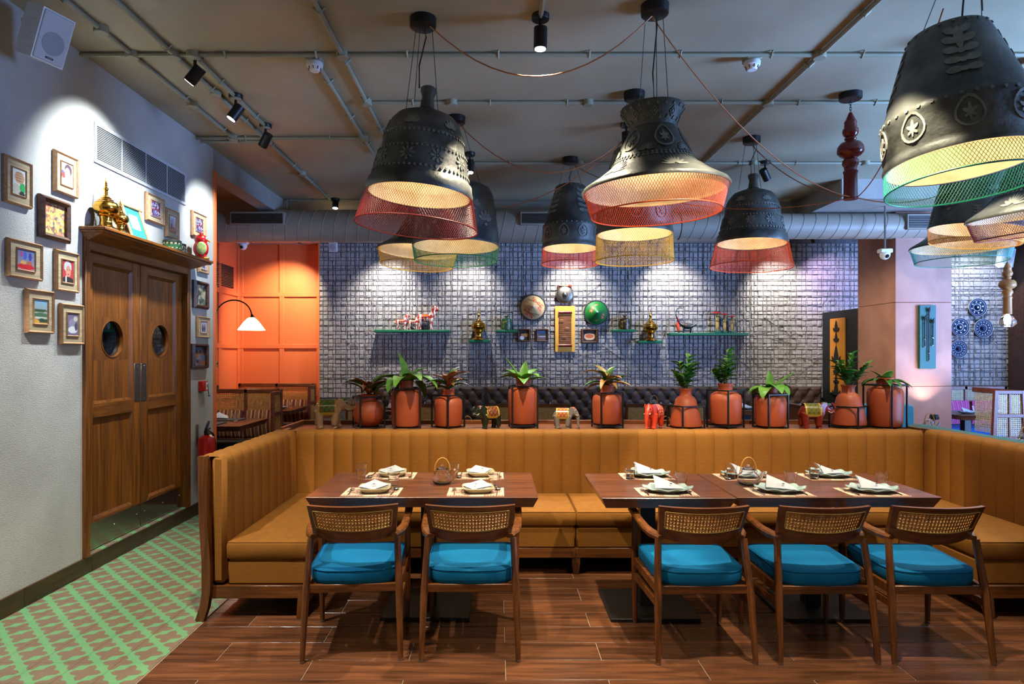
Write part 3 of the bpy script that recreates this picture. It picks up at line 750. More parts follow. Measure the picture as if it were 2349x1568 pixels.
pendant(XP(962, 4.0), 4.0, 2.535, 'bell', 1.0, RED, 'bell pendant lamp with dark red mesh, nearest left above the square-plate table', (0, 5), .0, canopy=(.02, .02))
pendant(XP(1502, 3.87), 3.87, 2.53, 'hat', 1.0, ORG, 'large hourglass pendant lamp with orange mesh hanging over the longer dining table', (0, -2), .35)
pendant(XP(2205, 3.2), 3.2, 2.50, 'wide', 1.0, TEALG, 'large conical pendant lamp with sea-green mesh at the top right corner', (2, -5), 4.85, bulb=5.5, canopy=(.05, 0))
pendant(XP(1046, 5.69), 5.69, 2.50, 'dome', .98, GRN, 'domed pendant lamp with dark green mesh half hidden behind the red-mesh bell lamp', (0, 1), 1.0)
pendant(XP(958, 6.5), 6.5, 2.585, 'hat', .94, YEL, 'flared pendant lamp with pale yellow mesh low behind the red-mesh bell lamp', (0, 4), .6, mesh_k=1.1)
pendant(XP(1308, 6.88), 6.88, 2.68, 'bucket', 1.0, ORG, 'conical pendant lamp with orange mesh in front of the concrete wall centre', (0, -1), 4.3)
pendant(XP(1455, 5.16), 5.16, 2.51, 'bucket', 1.02, YEL, 'conical pendant lamp with bright yellow mesh, half behind the hourglass lamp', (0, 0), 1.0, bulb=5.5, mesh_k=1.25)
pendant(XP(1724, 6.23), 6.23, 2.62, 'bell', 1.0, ORG, 'farthest bell pendant lamp with orange mesh, right of the hourglass lamp', (0, 2), .4, mesh_k=1.15)
pendant(XP(2238, 5.35), 5.35, 2.585, 'dome', .86, AMB, 'domed pendant lamp with amber mesh under the big sea-green mesh lamp', (0, -6), 2.7)
pendant(XP(2385, 4.55), 4.55, 2.55, 'hat', 1.0, RED, 'flared pendant lamp with red mesh cut off by the right edge', (0, -7), .2)
pendant(XP(2204, 6.2), 6.2, 2.575, 'hat', .98, TEA2, 'flared pendant lamp with teal mesh, lowest at the right in front of the column', (0, 1), .9)

# copper cords slung between the canopies
def sag(a, b, s, n=14):
    a = Vector(a); b = Vector(b); return [a.lerp(b, k / n) + Vector((0, 0, -s * 4 * (k / n) * (1 - k / n))) for k in range(n + 1)]
def cable(a, b, s, label):
    a = Vector(a); pts = [p - a for p in sag(a, b, s)]
    t = MB().tube(pts, .0042, 6).build('copper_cord', m_copper, None, 60, a); tag(t, label, 'cord', 'copper cords slung between the lamps'); return t
C1 = (XP(985, 4.0), 4.0, 3.60); C2 = (XP(1495, 3.87), 3.87, 3.59); C4 = (XP(1050, 5.69), 5.69, 3.60); C7 = (XP(1440, 5.16), 5.16, 3.59); C6 = (XP(1310, 6.88), 6.88, 3.59); C8 = (XP(1722, 6.23), 6.23, 3.59); RP = (XP(1962, 5.18), 5.18, 2.815)
cable(C1, C2, .34, 'copper cord sagging between the red-mesh bell lamp and the hourglass lamp')
cable(C2, (RP[0] - .01, RP[1], RP[2]), .22, 'long copper cord from the hourglass lamp down to the red turned pendant')
cable(C4, (XP(1437, 5.85), 5.85, 3.53), .38, 'copper cord sagging from the green-mesh dome lamp to the right')
cable(C6, (RP[0] - .02, RP[1], RP[2]), .25, 'copper cord from the orange conical lamp to the red turned pendant')
cable(C8, (RP[0] + .01, RP[1], RP[2]), .12, 'dark copper cord from the farthest bell lamp to the red turned pendant')
cable((XP(1150, 6.6), 6.6, 3.06), (XP(1437, 5.85), 5.85, 3.52), .12, 'copper cord rising behind the hourglass lamp')
cable((RP[0] + .01, RP[1], RP[2]), (XP(2180, 3.2), 3.25, 3.3), .16, 'copper cord from the red turned pendant up to the sea-green mesh lamp')
cable((RP[0] + .015, RP[1], RP[2]), (XP(2230, 5.35), 5.35, 3.0), .10, 'copper cord from the red turned pendant to the amber mesh lamp')

# turned wooden pendants
TURN = [(.001, 0), (.052, .0), (.054, .004), (.052, .012), (.050, .20), (.054, .215), (.056, .225), (.046, .235), (.048, .26), (.062, .285), (.060, .315), (.046, .33), (.05, .338), (.075, .35), (.098, .375), (.1, .40), (.098, .405), (.096, .425), (.075, .455), (.04, .465), (.036, .475), (.045, .485), (.044, .495), (.034, .50), (.05, .515), (.06, .54), (.058, .565), (.046, .58), (.048, .59), (.044, .61), (.048, .62), (.044, .632), (.038, .64), (.03, .66), (.012, .70), (.001, .702)]
def turned(x, y, zb, sc, mat, label, topz, chain=True):
    t = thing('turned_pendant', label, 'pendant lamp', (x, y, topz))
    MB().lathe([(r * sc, z * sc) for r, z in TURN], 28).build('turned_body', mat, t, 50, (0, 0, zb - topz))
    MB().lathe([(.08, -.05), (.086, -.045), (.086, 0)], 24).build('canopy', m_black, t)
    z1 = zb - topz + .70 * sc; k = 0; z = z1
    ch = MB()
    while z < -.05:
        ring = []
        for q in range(8):
            a = 2 * PI * q / 8; u, w = .008 * math.cos(a), .014 * math.sin(a)
            ring.append((u if k % 2 else 0, 0 if k % 2 else u, z + .012 + w))
        ch.tube(ring, .0025, 5, closed=True); z += .021; k += 1
    ch.build('chain', m_black, t)
    return t
turned(XP(1951, 5.18), 5.18, 2.80, 1.0, m_redlac, 'red lacquered turned wooden pendant hanging on a chain', 3.655)
tp = turned(XP(2311, 6.9), 6.9, 1.98, .80, m_tan, 'tan turned wooden pendant with a glowing glass bulb by the plates', 3.655)
gb = MB().lathe([(.012, .0), (.02, -.005), (.055, -.03), (.082, -.075), (.08, -.105), (.05, -.135), (.001, -.14)], 24).build('glass_globe', m_glass, tp, 60, (0, 0, 1.98 - 3.655))
MB().lathe([(.001, -.10), (.02, -.09), (.024, -.06), (.014, -.02), (.01, 0)], 14).build('filament', M('hot_filament', (1, .9, .8, 1), emit=(1, .88, .75, 1), estr=25), gb)
point_light(tp, (0, 0, 1.98 - 3.655 - .22), 4, (1, .85, .7), .06)

# ---- smoke detectors, cameras, speakers
def detector(px, py, label):
    Y = 2.08 * F / (812 - py); t = thing('smoke_detector', label, 'smoke detector', (XP(px, Y), Y, 3.655))
    MB().rbox(-.052, .052, -.052, .052, -.045, 0, .004).build('back_box', m_conduit, t)
    b = MB().lathe([(.03, -.105), (.036, -.098), (.044, -.08), (.056, -.072), (.058, -.05), (.055, -.045)], 24).build('sensor_head', m_white, t)
    for k in range(8):
        a = 2 * PI * k / 8; MB().rbox(-.004, .004, -.002, .002, -.01, .01, .001).build('vent_slot', m_dark, b, 0, (.0415 * math.cos(a), .0415 * math.sin(a), -.087), (0, .4, a))
detector(722, 138, 'white smoke detector on the ceiling at the left'); detector(1725, 135, 'white smoke detector on the ceiling right of the hourglass lamp')
def dome_cam(p, label, stem, top):
    t = thing('security_camera', label, 'camera', (p[0], p[1], top))
    if stem: MB().tube([(0, 0, 0), (0, 0, p[2] - top + .05)], .012, 8).build('stem', m_steel, t)
    MB().rbox(-.075, .075, -.05, .05, p[2] - top, p[2] - top + .05, .008).build('bracket', m_white, t)
    h = MB().sphere((0, 0, p[2] - top - .02), (.062, .062, .065), 18, 10).build('ball', m_white, t)
    MB().sphere((0, -.045, p[2] - top - .045), (.026, .026, .026), 12, 8).build('lens', m_dark, h)
p = W(557, 560, 9.4); dome_cam((p.x, 9.4, p.z), 'white dome camera under the duct in the orange alcove', True, 3.335)
p = W(2030, 580, 8.1); dome_cam((p.x, 8.1, p.z), 'white dome camera on a stem in front of the terracotta column', True, 3.42)
def speaker(loc, rot, sc, label, wall=None):
    t = thing('wall_speaker', label, 'speaker', loc); t.rotation_euler = rot
    w, d, h = .20 * sc, .19 * sc, .30 * sc
    b = MB(); b.prism([(-w / 2, -d / 2), (w / 2, -d / 2), (w * .36, d / 2), (-w * .36, d / 2)], -h / 2, h / 2); b.build('cabinet', m_white, t)
    g = MB().rbox(-w * .46, w * .46, -d / 2 - .008, -d / 2 + .002, -h * .475, h * .475, .006).build('grille', m_white2, t)
    MB().lathe([(.001, .0015), (w * .34, .0015), (w * .34, 0)], 28).build('cone_outline', M('cone_grey', S(150, 156, 164), .7), g, 40, (0, -d / 2 - .0085, -h * .10), (PI / 2, 0, 0))  # flat disc in a darker grey marks the cone on the grille
    bd = MB().rbox(-.024 * sc, .024 * sc, -d / 2 - .011, -d / 2 - .008, -h * .41, -h * .375, .001).build('badge', m_dark, g)
    MB().rbox(-.018 * sc, .018 * sc, -d / 2 - .0116, -d / 2 - .011, -h * .397, -h * .388, .0002).build('badge_print', m_white2, bd)
    for s_ in (-1, 1):
        for k in range(6):
            z = h * (-.36 + .145 * k)
            MB().rbox(-.004, .004, -d * .26, d * .26, -.006 * sc, .006 * sc, .003).build('rib', m_white, t, 40, (s_ * w * .43, 0, z), (0, 0, s_ * .145))
    return t
spk = speaker((LW + .27, 3.72, 3.40), (rad(22), 0, rad(72)), .95, 'white wall speaker high in the top left corner')
MB().tube([(0, .08, 0), (0, .14, .03), (0.0, .19, .05)], .014, 8).build('bracket', m_white, spk)
p = W(765, 562, 9.5); s2 = speaker((p.x, 9.5, p.z - .0), (rad(12), 0, 0), .62, 'small white speaker under the duct beside the orange wall')
p = W(2304, 590, 9.9); s3 = speaker((p.x, 9.9, p.z), (rad(18), rad(0), rad(-14)), .95, 'white wall speaker above the tan turned pendant')
cm = thing('wall_camera', 'small round white camera on the plaster wall behind the top left speaker', 'camera', (LW, LY(100), ZP(88, LY(100))))
MB().tube([(0, 0, 0), (.05, -.005, 0), (.07, -.02, -.01)], .045, 18).build('ball', m_white, cm); MB().sphere((.07, -.035, -.012), .03, 12, 8).build('lens', m_dark, cm)

# ================================================================== BANQUETTE
BX0, BX1, BYB, BYF = -1.61, 3.41, 5.12, 4.50       # inner faces of the wings, face of the back, seat front
bq = thing('banquette', 'mustard channel-backed U-shaped banquette on curved wooden legs', 'banquette', (0.9, 4.6, 0))
BO = Vector((0.9, 4.6, 0))
def channel_mesh(w, h):
    # pad facing -Y, centred on x, from z=0 to h, front bulge at y=-.035, rolling over the top to y=.13
    prof = [(-.004, 0), (-.004, h * .3), (-.004, h * .6), (-.002, h - .06), (.006, h - .025), (.026, h - .005), (.06, h), (.13, h)]
    mb = MB(); nu = 8
    def fn(u, v):
        i = min(int(v * (len(prof) - 1)), len(prof) - 2); t = v * (len(prof) - 1) - i
        y = prof[i][0] * (1 - t) + prof[i + 1][0] * t; z = prof[i][1] * (1 - t) + prof[i + 1][1] * t
        x = (u - .5) * w; bul = (1 - abs(2 * u - 1) ** 3.2)
        k = .016 * bul
        if v > .62: return (x, y - k * (1 - (v - .62) / .38) + .0, z - .005 * (1 - bul) * ((v - .62) / .38))
        return (x, y - k, z)
    mb.grid(nu, 14, fn)
    return mb.mesh('back_channel', 60)
CH_Z, CH_H = .41, .53
nch = 33; cw = (BX1 - BX0) / nch
ch_me = channel_mesh(cw - .001, CH_H)
for k in range(nch):
    put('back_channel', ch_me, m_mustard, bq, (BX0 + cw * (k + .5) - BO.x, BYB - BO.y, CH_Z))
ch_me2 = channel_mesh(.149, CH_H + .012)
for k in range(9):
    y = BYB - .15 * (k + .5) - BO.y
    put('back_channel', ch_me2, m_mustard, bq, (BX0 - BO.x, y, CH_Z), (0, 0, PI / 2))
    put('back_channel', ch_me2, m_mustard, bq, (BX1 - BO.x, y, CH_Z), (0, 0, -PI / 2))
YE = 3.765
def bqp(mb, name, mat=None, smooth=40, par=None):
    mb.xf(Matrix.Translation(-BO)); return mb.build(name, mat or m_mustard, par or bq, smooth)
# back shells (wooden outer boards)
bqp(MB().rbox(BX0 - .085, BX1 + .085, BYB + .12, BYB + .155, .10, .925, .004), 'back_shell', m_ledge)
for s_, x in ((-1, BX0), (1, BX1)):
    xa, xb = (x - .115, x - .08) if s_ < 0 else (x + .08, x + .115)
    bqp(MB().rbox(xa, xb, YE - .03, BYB + .155, .10, .945, .004), 'side_shell', m_chair)
    # front end post running into a sabre leg
    xc = x + s_ * .095
    path = [(xc + s_ * .012, YE - .02, .955), (xc + s_ * .004, YE - .02, .60), (xc - s_ * .014, YE - .02, .30), (xc - s_ * .014, YE - .02, .17), (xc - s_ * .002, YE - .025, .08), (xc + s_ * .022, YE - .03, .0)]
    bqp(MB().tube(path, 1.0, sec=[(-.024, -.022), (.024, -.022), (.024, .022), (-.024, .022)], up=(0, 1, 0)), 'leg', m_chair)
    # padded end of the wing back
    xi = x + s_ * .07
    bqp(MB().rbox(min(x - s_ * .018, xi), max(x - s_ * .018, xi), YE - .004, YE + .05, .20, .956, .026), 'end_pad')
# seat boxes
def cushion(x0, x1, y0, y1, z0, z1, name='seat_cushion', r=.022):
    mb = MB(); nx, ny = 8, 8
    def prof(t): return 1 - abs(2 * t - 1) ** 6
    # top dome + sides
    rings = [(r * .9, z0), (0, z0 + r), (0, z1 - r * .8), (r * .4, z1 - r * .15), (r * 1.2, z1)]
    vs = []
    for ins, z in rings:
        c = .02
        for (a, b) in ((x0 + ins, y0 + ins), ((x0 + x1) / 2, y0 + ins), (x1 - ins, y0 + ins), (x1 - ins, (y0 + y1) / 2), (x1 - ins, y1 - ins), ((x0 + x1) / 2, y1 - ins), (x0 + ins, y1 - ins), (x0 + ins, (y0 + y1) / 2)):
            vs.append((a, b, z))
    fs = [(i * 8 + k, i * 8 + (k + 1) % 8, (i + 1) * 8 + (k + 1) % 8, (i + 1) * 8 + k) for i in range(4) for k in range(8)] + [tuple(range(7, -1, -1))]
    n = len(vs); vs.append(((x0 + x1) / 2, (y0 + y1) / 2, z1 + .012)); fs += [(32 + k, 32 + (k + 1) % 8, n) for k in range(8)]
    mb.add(vs, fs); o = bqp(mb, name, smooth=55)
    pz = z1 - r * .3; i = r * .25
    bqp(MB().tube([(x0 + i, y0 + i, pz), (x1 - i, y0 + i, pz), (x1 - i, y1 - i, pz), (x0 + i, y1 - i, pz)], .0042, 5, closed=True), 'piping', par=o)
    return o
SX0, SX1 = -1.10, 2.84
for (a, b) in ((BX0 + .02, SX0 + .0),):
    cushion(a, b, YE + .005, BYB - .02, .332, .447); bqp(MB().rbox(a, b - .005, YE + .015, BYB, .19, .335, .012), 'seat_base')
    bqp(MB().rbox(a - .085, b - .01, YE - .002, BYB, .115, .192, .004), 'rail', m_chair_x)
cushion(SX1, BX1 - .02, YE + .005, BYB - .02, .332, .447); bqp(MB().rbox(SX1 + .005, BX1 - .02, YE + .015, BYB, .19, .335, .012), 'seat_base')
bqp(MB().rbox(SX1 + .01, BX1 + .065, YE - .002, BYB, .115, .192, .004), 'rail', m_chair_x)
for a, b in ((SX0 + .003, .555), (.559, SX1 - .003)):
    cushion(a, b, BYF, BYB - .02, .332, .447)
    bqp(MB().rbox(a, b, BYF + .01, BYB, .185, .335, .012), 'seat_base'); bqp(MB().rbox(a, b, BYF + .012, BYB, .115, .187, .004), 'rail', m_chair_x)
for x, y in ((SX0 - .04, YE + .01), (SX1 + .045, YE + .01), (.557, BYF + .03)):
    s_ = 1 if x > 2 else (-1 if x < -1 else 0)
    path = [(x, y + .01, .19), (x, y + .006, .12), (x + .006 * s_, y, .06), (x + .018 * s_, y - .004, 0)]
    bqp(MB().tube(path, [1, 1, .9, .62], sec=[(-.03, -.02), (.03, -.02), (.03, .02), (-.03, .02)], up=(0, 1, 0)), 'leg', m_chair)

# ================================================================== TABLES
def dining_table(x0, x1, y0, y1, label, zt=.75, th=.062, col_x=None, base=True, mat=None):
    cx, cy = (x0 + x1) / 2, (y0 + y1) / 2; t = thing('dining_table', label, 'table', (cx, cy, 0))
    w, d = (x1 - x0) / 2, (y1 - y0) / 2; u = .028
    mb = MB(); e = .003
    z = [zt - th, zt - e, zt]
    ring = lambda a, b, zz: [(-a, -b, zz), (a, -b, zz), (a, b, zz), (-a, b, zz)]
    vs = ring(w - u, d - u, z[0]) + ring(w, d, z[1]) + ring(w - e, d - e, z[2])
    mb.add(vs, [(3, 2, 1, 0), (8, 9, 10, 11)] + [(i * 4 + k, i * 4 + (k + 1) % 4, (i + 1) * 4 + (k + 1) % 4, (i + 1) * 4 + k) for i in range(2) for k in range(4)])
    mb.build('table_top', mat or m_table, t, 0)
    if base:
        px_ = (col_x if col_x is not None else cx) - cx
        MB().rbox(px_ - .045, px_ + .045, -.045, .045, .02, zt - th, .003).build('pedestal', m_black, t)
        MB().rbox(px_ - .26, px_ + .26, -.24, .24, .0, .02, .003).build('base_plate', m_black, t)
    return t
dining_table(-1.073, .232, 3.585, 4.34, 'rectangular walnut dining table set with square cream dishes', col_x=-.42)
dining_table(.585, 1.338, 3.575, 4.315, 'small walnut table pushed against the longer one, left half of the right-hand group', col_x=.92, zt=.748)
dining_table(1.342, 2.49, 3.585, 4.305, 'longer walnut table on the right with three celadon plates', col_x=1.93)

# ================================================================== CHAIRS
def make_chair(name, label, fabric, cane=True):
    t = thing(name, label, 'chair', group='cane-backed armchairs at the dining tables')
    def leg(path, rs, nm='leg'): return MB().tube(path, rs, 8).build(nm, m_chair, t)
    for s_ in (-1, 1):
        l = leg([(s_ * .245, -.255, .012), (s_ * .236, -.215, .33), (s_ * .222, -.165, .60)], [.0135, .02, .017])
        MB().lathe([(.011, 0), (.013, .003), (.012, .016)], 10, (s_ * .245, -.255, 0)).build('glide', m_steel, l)
        l = leg([(s_ * .245, .25, .012), (s_ * .247, .245, .36), (s_ * .250, .24, .645)], [.0135, .02, .016])
        MB().lathe([(.011, 0), (.013, .003), (.012, .016)], 10, (s_ * .245, .25, 0)).build('glide', m_steel, l)
        MB().tube([(s_ * .238, -.225, .29), (s_ * .246, .245, .275)], 1, sec=[(-.009, -.018), (.009, -.018), (.009, .018), (-.009, .018)]).build('stretcher', m_chair, t)
        MB().tube([(s_ * .232, -.205, .356), (s_ * .244, .24, .362)], 1, sec=[(-.012, -.022), (.012, -.022), (.012, .022), (-.012, .022)]).build('seat_rail', m_chair, t)
        # arm
        pts = [(s_ * .205, -.165, .607), (s_ * .232, -.105, .612), (s_ * .248, -.03, .620), (s_ * .256, .08, .634), (s_ * .258, .17, .646), (s_ * .257, .265, .658)]
        MB().tube(pts, [.9, 1.15, 1.0, .9, .95, 1.05], sec=[(-.022, -.012), (.018, -.012), (.022, .004), (.016, .013), (-.018, .013), (-.024, .004)]).build('arm', m_chair, t)
    for y, z in ((-.205, .356), (.24, .362)):
        MB().rbox(-.235, .235, y - .011, y + .011, z - .022, z + .020, .003).build('seat_rail', m_chair_x, t)
    # curved back: s in -1..1, q in 0..1 up, d depth offset (towards the sitter = +y)
    def bs(s_, q, d):
        hw = .212 + .018 * q
        ang = s_ * .50; R = hw / math.sin(.50)
        x = R * math.sin(ang); yy = R * (1 - math.cos(ang)) * .95
        bot = .578 + .030 * s_ * s_; z = bot + (.782 - bot) * q
        return (x, -.178 - .088 * q + yy + d, z + .01 * (1 - q) * 0)
    def slab(s0, s1, q0, q1, d0, d1, n=10):
        mb = MB(); vs = []
        for i in range(n + 1):
            s_ = s0 + (s1 - s0) * i / n
            vs += [bs(s_, q0, d0), bs(s_, q1, d0), bs(s_, q1, d1), bs(s_, q0, d1)]
        fs = [(i * 4 + k, i * 4 + (k + 1) % 4, (i + 1) * 4 + (k + 1) % 4, (i + 1) * 4 + k) for i in range(n) for k in range(4)] + [(0, 1, 2, 3), (n * 4 + 3, n * 4 + 2, n * 4 + 1, n * 4)]
        return mb.add(vs, fs)
    br = slab(-1, 1, .86, 1, -.013, .014, 14).build('backrest', m_chair_x, t)
    slab(-1, 1, 0, .31, -.015, .016, 14).build('bottom_rail', m_chair_x, br)
    for s_ in (-1, 1): slab(s_ if s_ < 0 else .86, -.86 if s_ < 0 else s_, .31, .86, -.013, .014, 2).build('back_stile', m_chair, br)
    # cane weave
    cn_ = MB(); S0, S1, Q0, Q1 = -.87, .87, .30, .87
    def strand(pts, w=.0021): cn_.tube([bs(a, q, .002) for a, q in pts], w, 3, cap=False)
    nv, nh = 24, 6
    for i in range(nv):
        a = S0 + (S1 - S0) * (i + .5) / nv
        for e in (-.006, .006): strand([(a + e * 1.6, Q0), (a + e * 1.6, Q1)])
    for j in range(nh):
        q = Q0 + (Q1 - Q0) * (j + .5) / nh
        for e in (-.016, .016): strand([(S0 + (S1 - S0) * k / 10, q + e) for k in range(11)])
    da = (S1 - S0) / nv; dq = (Q1 - Q0) / nh
    for i in range(-nh, nv + nh):
        for sg in (1, -1):
            pts = []
            for j in range(nh + 1):
                a = S0 + da * (i + sg * j); q = Q0 + dq * j
                if S0 <= a <= S1: pts.append((a, q))
            if len(pts) > 1: strand([pts[0], pts[len(pts) // 2], pts[-1]] if len(pts) > 2 else pts, .0020)
    cn_.build('cane_panel', m_cane, br, 0)
    bnd = [(-.85, .36), (-.85, .84), (-.83, .85)] + [(-.83 + 1.66 * k / 8, .85) for k in range(1, 9)] + [(.85, .84), (.85, .36), (.83, .335)] + [(.83 - 1.66 * k / 8, .33) for k in range(0, 9)]
    for d in (-.0155,):
        MB().tube([bs(a * 1.03, q, d) for a, q in bnd], .0024, 5, closed=True).build('cane_binding', m_binding, br)
    # seat cushion, D shaped
    out = []
    def arc(cx, cy, r, a0, a1, n=7): return [(cx + r * math.cos(rad(a0 + (a1 - a0) * k / n)), cy + r * math.sin(rad(a0 + (a1 - a0) * k / n))) for k in range(n + 1)]
    out = arc(.195, .205, .04, 0, 90, 4) + arc(-.195, .205, .04, 90, 180, 4) + arc(-.115, -.10, .115, 180, 258) + [(0, -.222)] + arc(.115, -.10, .115, 282, 360)
    cs = MB(); zs = [(.94, .372), (.99, .382), (1, .40), (1, .425), (.985, .443), (.94, .452), (.6, .461), (.25, .464)]
    vs = []; n = len(out)
    for k, z in zs:
        for x, y in out: vs.append((x * k, y * k, z + .022 * (y + .2) - (.006 if z < .38 else 0)))
    fs = [(i * n + k, i * n + (k + 1) % n, (i + 1) * n + (k + 1) % n, (i + 1) * n + k) for i in range(len(zs) - 1) for k in range(n)] + [tuple(range(n - 1, -1, -1)), tuple((len(zs) - 1) * n + k for k in range(n))]
    cs.add(vs, fs); c_ = cs.build('seat_cushion', fabric, t, 60)
    MB().tube([(x * .99, y * .99, .444 + .022 * (y + .2)) for x, y in out], .003, 4, closed=True).build('piping', fabric, c_)
    return t
ch1 = make_chair('dining_armchair', 'blue-seated cane-back armchair, leftmost, beside the left end of the banquette', m_blue)
ch1.location = (-.752, 3.49, 0); ch1.rotation_euler = (0, 0, rad(4))
dup(ch1, (-.137, 3.49, 0), 0, 'blue-seated cane-back armchair right of the leftmost one, at the cream-dish table')
dup(ch1, (1.047, 3.462, 0), rad(1), 'blue-seated cane-back armchair at the left half of the right-hand tables')
dup(ch1, (1.662, 3.462, 0), rad(0.5), 'blue-seated cane-back armchair, middle of the three on the right')
dup(ch1, (2.24, 3.46, 0), rad(-1), 'blue-seated cane-back armchair, rightmost, in front of the right banquette end')

# ================================================================== TABLE SETTINGS
def paint_mat(u, v):
    a = S(206, 182, 156); b = S(116, 66, 58)
    if v < .16: return b if (int(u * 60) + int(v * 60)) % 3 else a
    for cx in (.22, .78):
        d = math.hypot((u - cx) * 1.5, (v - .56))
        if d < .10: return a if d > .06 else b
        if d < .26 and (int(d * 40) % 2 == 0 or abs(math.sin(u * 70) * math.cos(v * 50)) > .55): return b
    if v > .9 or u < .03 or u > .97: return a
    if abs(u - .5) < .2 and (int(v * 24) % 3 == 0): return b
    return mixc(a, b, .18)
mat_me = MB().grid(60, 40, lambda u, v: ((u - .5) * .325, (v - .5) * .235, .0012 + .0004 * math.sin(u * 9)), paint_mat)
mat_me.box(-.1625, .1625, -.1175, .1175, 0, .001, S(206, 182, 156)); mat_me = mat_me.mesh('placemat', 0)
def square_dish():
    prof = [(.045, .004), (.05, 0), (.062, .002), (.083, .020), (.092, .030), (.089, .032), (.078, .022), (.058, .008), (.001, .007)]
    return MB().lathe(prof, 48, sq=5, a0=PI / 48).mesh('cream_dish', 50)
def wavy_plate():
    mb = MB(); prof = [(.05, 0), (.055, .0), (.075, .006), (.105, .018), (.128, .026), (.126, .030), (.10, .022), (.07, .010), (.001, .008)]
    n = 60; vs = []
    for r, z in prof:
        for k in range(n):
            a = 2 * PI * k / n; w = 1 + (.05 * math.cos(9 * a) if r > .09 else 0); vs.append((r * w * math.cos(a) * 1.12, r * w * math.sin(a) * .80, z + (.005 * math.cos(9 * a) if r > .09 else 0)))
    fs = [(i * n + k, i * n + (k + 1) % n, (i + 1) * n + (k + 1) % n, (i + 1) * n + k) for i in range(len(prof) - 1) for k in range(n)] + [tuple(range(n - 1, -1, -1))]
    return mb.add(vs, fs).mesh('celadon_plate', 60)
dish_me = square_dish(); cel_me = wavy_plate()
def tumbler():
    o = [(.026, 0), (.0275, .002), (.0285, .03), (.0305, .05), (.033, .058), (.0335, .062), (.0375, .095)]
    i = [(.0362, .095), (.032, .06), (.028, .045), (.0255, .014), (.001, .012)]
    mb = MB(); n = 24; vs = []; pr = o + i
    for j, (r, z) in enumerate(pr):
        for k in range(n):
            a = 2 * PI * k / n; f = 1 - (.05 if (k % 3 == 0 and j in (2, 3)) else 0); vs.append((r * f * math.cos(a), r * f * math.sin(a), z))
    fs = [(q * n + k, q * n + (k + 1) % n, (q + 1) * n + (k + 1) % n, (q + 1) * n + k) for q in range(len(pr) - 1) for k in range(n)] + [tuple(range(n - 1, -1, -1))]
    return mb.add(vs, fs).mesh('tumbler', 50)
tum_me = tumbler()
water_me = MB().lathe([(.0252, .0145), (.0278, .044), (.0308, .055), (.001, .0552)], 24).mesh('water')
m_water = M('water', (1, 1, 1, 1), 0.0, trans=1.0, ior=1.33)
def napkin_mesh(fold):
    if fold == 'diamond':
        pts = [(-.088, -.005, .030), (0, -.082, .026), (.09, .012, .034), (.004, .085, .052)]
        mb = MB(); n = 8
        def fn(u, v):
            a = Vector(pts[0]).lerp(Vector(pts[1]), u); b = Vector(pts[3]).lerp(Vector(pts[2]), u); p = a.lerp(b, v)
            p.z += .012 * math.sin(PI * u) * math.sin(PI * v); return p
        mb.grid(n, n, fn); mb.grid(n, n, lambda u, v: Vector(fn(u, v)) * .985 + Vector((0, 0, -.006)))
        return mb.mesh('napkin', 60)
    mb = MB(); n = 8; pts = [(-.075, -.03, .026), (.095, -.045, .022), (.055, .05, .04), (-.06, .06, .085)]
    def fn(u, v):
        a = Vector(pts[0]).lerp(Vector(pts[1]), u); b = Vector(pts[3]).lerp(Vector(pts[2]), u); p = a.lerp(b, v)
        p.z += .014 * math.sin(PI * v) * (1 - u); return p
    mb.grid(n, n, fn); mb.grid(n, n, lambda u, v: Vector(fn(u, v)) + Vector((0, .006, -.006)))
    return mb.mesh('napkin', 60)
nap_me = {'diamond': napkin_mesh('diamond'), 'tent': napkin_mesh('tent')}
def logo_mesh(fold):
    mb = MB(); 
    for k in range(5):
        pp = petal(PI / 2 + (k - 2) * .5, .001, .011 - .0012 * abs(k - 2), .003)
        if fold == 'diamond': mb.add([(x + .004, -.042 + y * .9, .0475 + y * .16) for x, y in pp], [tuple(range(len(pp)))])
        else: mb.add([(x * 1.0 + .02, -.0225 + y * .72 , .0445 + y * .4) for x, y in pp], [tuple(range(len(pp)))])
    z = .046 if fold == 'diamond' else .0435
    y = -.046 if fold == 'diamond' else -.0245
    mb.add([(-.014, y, z), (.022, y, z), (.022, y + .002, z + .0008), (-.014, y + .002, z + .0008)], [(0, 1, 2, 3)])
    return mb.mesh('lotus_mark', 0)
logo_me = {k: logo_mesh(k) for k in nap_me}
def fork_mesh():
    mb = MB(); mb.tube([(0, -.09, .002), (0, -.03, .003), (0, .03, .005)], [.0045, .003, .0022], 6); mb.rbox(-.011, .011, .03, .055, .003, .0055, .001)
    for k in range(4): mb.tube([(-.009 + .006 * k, .053, .0045), (-.009 + .006 * k, .085, .006), (-.009 + .006 * k, .098, .009)], .0018, 5)
    return mb.mesh('fork')
def spoon_mesh():
    mb = MB(); mb.tube([(0, -.09, .002), (0, -.03, .003), (0, .04, .006)], [.0045, .003, .0022], 6); mb.sphere((0, .068, .009), (.019, .030, .006), 14, 8); return mb.mesh('spoon')
fork_me, spoon_me = fork_mesh(), spoon_mesh()
ZT = .7502
